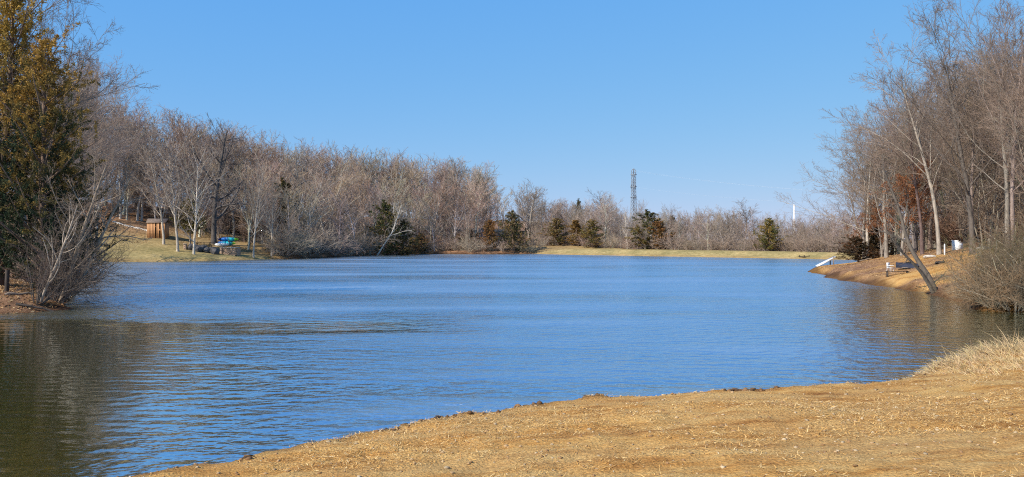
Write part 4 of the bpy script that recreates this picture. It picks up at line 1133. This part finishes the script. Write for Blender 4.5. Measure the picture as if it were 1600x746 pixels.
# ------------------------------------------------------------------ tower, pole and wires behind the dam wood
def tower():
    D = 480.0; x = (990 - PX0) / FPX * D; z0 = gz(x, D)
    top = EYE + (PYH - 264) / FPX * D - z0
    e = empty('lattice_tower', (x, D, z0), 0.5); tag(e, 'tall grey steel lattice tower with rounded top behind the dam wood', 'tower')
    hw = lambda z: 1.65 - 0.75 * min(1, z / (top * 0.75))
    levels = [0.0]
    while levels[-1] < top - 5: levels.append(levels[-1] + 1.9 * hw(levels[-1]))
    levels[-1] = top - 2.0
    cs = [(-1, -1), (1, -1), (1, 1), (-1, 1)]
    for sx, sy in cs:
        link('leg', bar_mesh('leg', [((sx * hw(a), sy * hw(a), a), (sx * hw(b), sy * hw(b), b)) for a, b in zip(levels[:-1], levels[1:])], 0.15, M_STEEL, 5), e)
    for a, b in zip(levels[:-1], levels[1:]):
        segs = []
        for i in range(4):
            p, q = cs[i], cs[(i + 1) % 4]
            A = lambda c, z: (c[0] * hw(z), c[1] * hw(z), z)
            segs += [(A(p, a), A(q, b)), (A(q, a), A(p, b)), (A(p, b), A(q, b))]
        link('bracing', bar_mesh('bracing', segs, 0.085, M_STEEL, 4), e)
    zt = levels[-1]; w = hw(zt)
    th = np.linspace(0, math.pi, 9)
    for ax in (0, 1):
        pts = [((-w * 1.41 * math.cos(t)) * math.cos(math.pi / 4 + ax * math.pi / 2), (-w * 1.41 * math.cos(t)) * math.sin(math.pi / 4 + ax * math.pi / 2), zt + 2.0 * math.sin(t)) for t in th]
        link('top_arch', bar_mesh('top_arch', list(zip(pts[:-1], pts[1:])), 0.2, M_STEEL, 5), e)
    for zz in (top * 0.955 - 1.5, top * 0.76, top * 0.62):
        h = hw(zz) + 0.35
        pf = link('platform', box_mesh('platform', [((0, -h, zz), (2 * h, 0.16, 0.35)), ((0, h, zz), (2 * h, 0.16, 0.35)), ((-h, 0, zz), (0.16, 2 * h - 0.2, 0.35)), ((h, 0, zz), (0.16, 2 * h - 0.2, 0.35))], M_STEEL), e)
        for i in range({0: 0, 1: 3, 2: 1}[(top * 0.955 - 1.5, top * 0.76, top * 0.62).index(zz)]):
            a = 0.4 + i * 2.1; ha = h + 0.3
            link('antenna', box_mesh('antenna', [((ha * math.cos(a), ha * math.sin(a), zz + 0.2), (0.3, 0.45, 2.0), a)], M_STEEL), pf)
    return x, D, z0, top
tx, tD, tz, ttop = tower()
D = 400.0; x = (1241 - PX0) / FPX * D; z0 = gz(x, D); hh = EYE + (PYH - 320) / FPX * D - z0
e = empty('white_pole', (x, D, z0)); tag(e, 'plain white round pole rising above the trees at the right', 'pole')
shf = link('shaft', bar_mesh('shaft', [((0, 0, -1), (0, 0, hh * 0.5), 0.46), ((0, 0, hh * 0.5), (0, 0, hh - 0.4), 0.40)], 0.5, M_WHITE, 14), e)
link('cap', bar_mesh('cap', [((0, 0, hh - 0.45), (0, 0, hh), 0.48)], 0.48, M_WHITE, 14), shf)
link('flange', bar_mesh('flange', [((0, 0, hh * 0.5 - 0.15), (0, 0, hh * 0.5 + 0.15), 0.54)], 0.5, M_WHITE, 14), shf)
D = 330.0; x = (1430 - PX0) / FPX * D; z0 = gz(x, D); hp = EYE + (PYH - 306) / FPX * D - z0
e = empty('utility_pole', (x, D, z0)); tag(e, 'wooden utility pole far behind the right-hand wood, carrying the wires', 'pole')
link('shaft', bar_mesh('shaft', [((0, 0, -1), (0, 0, hp + 0.6), 0.22)], 0.2, M_TIMBER, 8), e)
for q in (0.0, 4.2): link('cross_arm', box_mesh('cross_arm', [((0, -0.2, hp - q), (2.6, 0.16, 0.18))], M_TIMBER), e)
for i, (zt, zp, dx) in enumerate(((ttop - 1.0, hp, -1.2), (ttop - 1.0, hp, 1.2), (ttop * 0.76, hp - 4.2, -1.2))):
    A = np.array([tx + dx, tD, tz + zt]); B = np.array([x + dx, D - 0.2, z0 + zp])
    t = np.linspace(0, 1, 25)[:, None]
    P = A * (1 - t) + B * t; P[:, 2] -= 4 * 2.2 * (t * (1 - t))[:, 0]
    V, F = tubes(P[None], np.full((1, 25), 0.011), 4)
    o = link('power_line', make_mesh('power_line', V, F, True, None, [M_WIRE]))
    tag(o, 'thin pale wire running right from the lattice tower, ' + ('upper left strand', 'upper right strand', 'lower strand')[i], 'wire', 'wires from the lattice tower')

# ------------------------------------------------------------------ straw, clods and tall grass on the near bank
def bank_points(n, xr, yr, keep, seed):
    rg = np.random.default_rng(seed)
    x, y = rg.uniform(*xr, n), rg.uniform(*yr, n)
    d, zd = shore_dist(x, y)
    m = keep(x, y, d, zd)
    x, y = x[m], y[m]
    return rg, x, y, ground_z(x, y), d[m]
rg, x, y, z, d = bank_points(480000, (-9, 21), (5.0, 26), lambda x, y, d, zd: (d > -0.05) & (np.abs(x) < y * 0.66 + 0.6) & (zd['near'] < 30) & (y < 27), 41)
dens = np.clip(0.42 + 3.0 * vnoise(x * 0.7, y * 1.3, 1.7) + 1.3 * vnoise(x, y, 0.45), 0.03, 1)
m = rg.random(len(x)) < dens
x, y, z = x[m], y[m], z[m]
n = len(x)
az = rg.uniform(0, 6.283, n); el = np.abs(rg.normal(0, 0.28, n)); ln = rg.uniform(0.018, 0.065, n) * (1 + 1.2 * (rg.random(n) < 0.04)); wd = rg.uniform(0.0022, 0.0048, n)
dv = np.stack([np.cos(az) * np.cos(el), np.sin(az) * np.cos(el), np.sin(el)], -1)
sv = np.stack([-np.sin(az), np.cos(az), rg.normal(0, 0.4, n)], -1) * wd[:, None]
C = np.stack([x, y, z + 0.006], -1)
T1 = C + dv * ln[:, None]
V = np.stack([C - sv, C + sv, T1 + sv * 0.5, T1 - sv * 0.5], 1).reshape(-1, 3)
pal = np.array([(0.72, 0.455, 0.165), (0.62, 0.345, 0.10), (0.80, 0.58, 0.27), (0.38, 0.20, 0.07), (0.84, 0.70, 0.44)])
cc = pal[rg.choice(5, n, p=(0.34, 0.32, 0.12, 0.21, 0.01))] * rg.uniform(0.8, 1.15, (n, 1))
pn = np.clip(0.5 + 2.2 * vnoise(x, y * 1.5, 2.3), 0, 1)[:, None]
cc = cc * (1 - pn * np.array([0.06, 0.02, -0.10]))
straw = link('straw', make_mesh('straw', V, np.arange(4 * n).reshape(n, 4), False, np.repeat(cc, 4, 0), [M_STRAW]))
tag(straw, 'pale straw and dry grass bits strewn over the near sandy bank', 'straw', kind='stuff')
print('straw', n)
# tufts of tall dry grass
def grass_blades(x, y, z, hgt, rg, lean, wid):
    n = len(x)
    k = 4
    az = rg.uniform(0, 6.283, n)
    d = np.stack([np.cos(az) * 0.35 + lean[0], np.sin(az) * 0.35 + lean[1], np.ones(n)], -1) + rg.normal(0, 0.25, (n, 3))
    d = norm(d)
    P = np.empty((n, k, 3)); P[:, 0] = np.stack([x, y, z - 0.02], -1)
    for j in range(1, k):
        d = norm(d + np.stack([np.cos(az) * 0.18 + lean[0] * 0.25, np.sin(az) * 0.18 + lean[1] * 0.25, np.full(n, -0.16)], -1))
        P[:, j] = P[:, j - 1] + d * (hgt / (k - 1))[:, None]
    s = norm(np.cross(d, rg.normal(0, 1, (n, 3)))) * wid
    W = np.array([1, 0.85, 0.6, 0.15])
    L_, R_ = P - s[:, None] * W[None, :, None], P + s[:, None] * W[None, :, None]
    V = np.stack([L_, R_], 2).reshape(-1, 3)
    b, j = np.meshgrid(np.arange(n), np.arange(k - 1), indexing='ij')
    o = b * k * 2 + j * 2
    F = np.stack([o, o + 1, o + 3, o + 2], -1).reshape(-1, 4)
    return V, F, k * 2
def tall_keep(x, y, d, zd):
    px = PX0 + FPX * x / y
    lim = np.interp(px, [1330, 1425, 1460, 1500, 1560, 1700], [0.05, 0.25, 0.6, 1.2, 1.7, 2.2]) * (1 + 1.6 * vnoise(x, y, 0.6) + 1.2 * vnoise(x, y, 0.2))
    return (d > 0.0) & (d < lim) & (px > 1330) & (y > 12) & (np.abs(zd['near']) < 4)
rg, x, y, z, d = bank_points(110000, (6, 20), (13, 26.5), tall_keep, 42)
px = PX0 + FPX * x / y
hgt = rg.uniform(0.12, 0.42, len(x)) * np.interp(px, [1330, 1425, 1480, 1520, 1600], [0.2, 0.35, 0.65, 0.85, 1.0]) * np.interp(d, [0.2, 1.6], [1.1, 0.45]) * (1 + 1.1 * vnoise(x, y, 0.35)) * (1 + 0.9 * (rg.random(len(x)) < 0.03))
V, F, q = grass_blades(x, y, z, hgt, rg, (-0.55, 0.0), 0.005)
cc = (np.array([0.64, 0.47, 0.245]) * rg.uniform(0.7, 1.25, (len(x), 1)) + rg.normal(0, 0.02, (len(x), 3))).clip(0, 0.9)
tall = link('dry_grass', make_mesh('dry_grass', V, F, False, np.repeat(cc, q, 0), [M_STRAW]))
tag(tall, 'tall pale dry grass leaning along the waterline at the right of the near bank', 'grass', kind='stuff')
rg, x, y, z, d = bank_points(26000, (-9, 16), (7, 25), lambda x, y, d, zd: (d > 0.0) & (d < 0.6) & (zd['near'] < 3) & (np.abs(x) < y * 0.66) & (vnoise(x, y, 0.7) + 0.6 * vnoise(x, y, 0.2) > 0.12), 43)
V, F, q = grass_blades(x, y, z, rg.uniform(0.03, 0.10, len(x)), rg, (-0.3, 0.0), 0.003)
cc = (np.array([0.66, 0.52, 0.30]) * rg.uniform(0.6, 1.2, (len(x), 1))).clip(0, 0.9)
edge = link('edge_grass', make_mesh('edge_grass', V, F, False, np.repeat(cc, q, 0), [M_STRAW]))
tag(edge, 'short dry grass sprouting along the near water edge', 'grass', kind='stuff')
# clods and pebbles
def lumps(n, keep, smin, smax, cols, seed, name, label, xr=(-8, 18), yr=(6, 25), flat=0.6):
    rg, x, y, z, d = bank_points(n, xr, yr, keep, seed)
    base = np.array([(1, 0, 0), (-1, 0, 0), (0, 1, 0), (0, -1, 0), (0, 0, 1), (0, 0, -1)] + [(a * 0.62, b * 0.62, c * 0.62) for a in (-1, 1) for b in (-1, 1) for c in (-1, 1)], float)
    import bmesh
    bm = bmesh.new(); bmesh.ops.create_icosphere(bm, subdivisions=1, radius=1.0)
    B = np.array([v.co[:] for v in bm.verts]); F0 = np.array([[v.index for v in f.verts] for f in bm.faces]); bm.free()
    m = len(x); s = smin + (smax - smin) * rg.random(m) ** 3
    V = B[None] * (1 + rg.normal(0, 0.22, (m, len(B), 1))) * s[:, None, None] * rg.uniform(0.7, 1.3, (m, 1, 3)) * np.array([1, 1, flat])
    V = V + np.stack([x, y, z + s * 0.15], -1)[:, None]
    F = (F0[None] + (np.arange(m) * len(B))[:, None, None]).reshape(-1, 3)
    cc = np.array(cols)[rg.integers(0, len(cols), m)] * rg.uniform(0.75, 1.25, (m, 1))
    o = link(name, make_mesh(name, V.reshape(-1, 3), F, False, np.repeat(cc, len(B), 0), [M_LEAF]))
    tag(o, label, name.split('_')[-1], kind='stuff')
lumps(42000, lambda x, y, d, zd: (d > 0.12) & (d < 0.85) & (zd['near'] < 3) & (np.abs(x) < y * 0.66) & (vnoise(x, y, 1.3) + 0.5 * vnoise(x, y, 0.35) > 0.02), 0.012, 0.065,
      [(0.10, 0.06, 0.035), (0.16, 0.09, 0.045), (0.27, 0.15, 0.07)], 44, 'soil_clods', 'dark crumbly soil clods along the near water edge')
lumps(16000, lambda x, y, d, zd: (d > 0.3) & (np.abs(x) < y * 0.66), 0.005, 0.03,
      [(0.50, 0.33, 0.17), (0.36, 0.21, 0.10), (0.58, 0.44, 0.27)], 45, 'small_pebbles', 'small tan pebbles and crumbs of earth on the near bank')

# fallen leaves on the wooded slopes
def litter(n, xr, yr, keep, size, cols, seed, label):
    rg, x, y, z, d = bank_points(n, xr, yr, keep, seed)
    V, F = leaf_faces(rg, np.stack([x, y, z + 0.015], -1), size, 0.75, 0.6)
    cc = np.array(cols)[rg.integers(0, len(cols), len(x))] * rg.uniform(0.7, 1.3, (len(x), 1))
    o = link('fallen_leaves', make_mesh('fallen_leaves', V, F, False, np.repeat(cc, 4, 0), [M_LEAF]))
    tag(o, label, 'leaves', kind='stuff')
LC = [(0.34, 0.19, 0.09), (0.44, 0.27, 0.13), (0.27, 0.15, 0.07), (0.50, 0.35, 0.19)]
litter(60000, (19, 60), (33, 92), lambda x, y, d, zd: (d > 0.5) & (zd['point'] < 26) & (x < y * 0.66) & (vnoise(x, y, 2.6) + vnoise(x, y, 6.0) > -0.25), 0.042, LC, 51, 'brown fallen leaves scattered over the slope of the right point')
litter(16000, (-30, -16), (32, 48), lambda x, y, d, zd: (d > 0.2) & (d < 9), 0.06, LC, 52, 'brown fallen leaves on the left bank under the cedars')
litter(26000, (-75, -30), (108, 152), lambda x, y, d, zd: (d > 9) & (zd['lawn'] < 30) & (vnoise(x, y, 3.0) + 0.04 * (d - 15) > -0.1), 0.09, LC, 53, 'brown fallen leaves at the back of the lawn')

# rows one can count along the shore: say which one it is
ORD = ['first', 'second', 'third', 'fourth', 'fifth', 'sixth', 'seventh', 'eighth', 'ninth', 'tenth', 'eleventh', 'twelfth', 'thirteenth', 'fourteenth', 'fifteenth', 'sixteenth', 'seventeenth', 'eighteenth', 'nineteenth', 'twentieth']
rows = {}
for o in COL.objects:
    g_ = o.get('group')
    if g_ and o.get('label') and g_.startswith(('waterside trees', 'front row trees', 'waterline shrubs', 'left shore', 'shrubs behind the dam')):
        rows.setdefault((g_, o['label']), []).append(o)
for (g_, lb), os_ in rows.items():
    if 1 < len(os_) <= 20:
        for i, o in enumerate(sorted(os_, key=lambda o: o.location.x / o.location.y)):
            o['label'] = lb + ', ' + ORD[i] + ' from left'
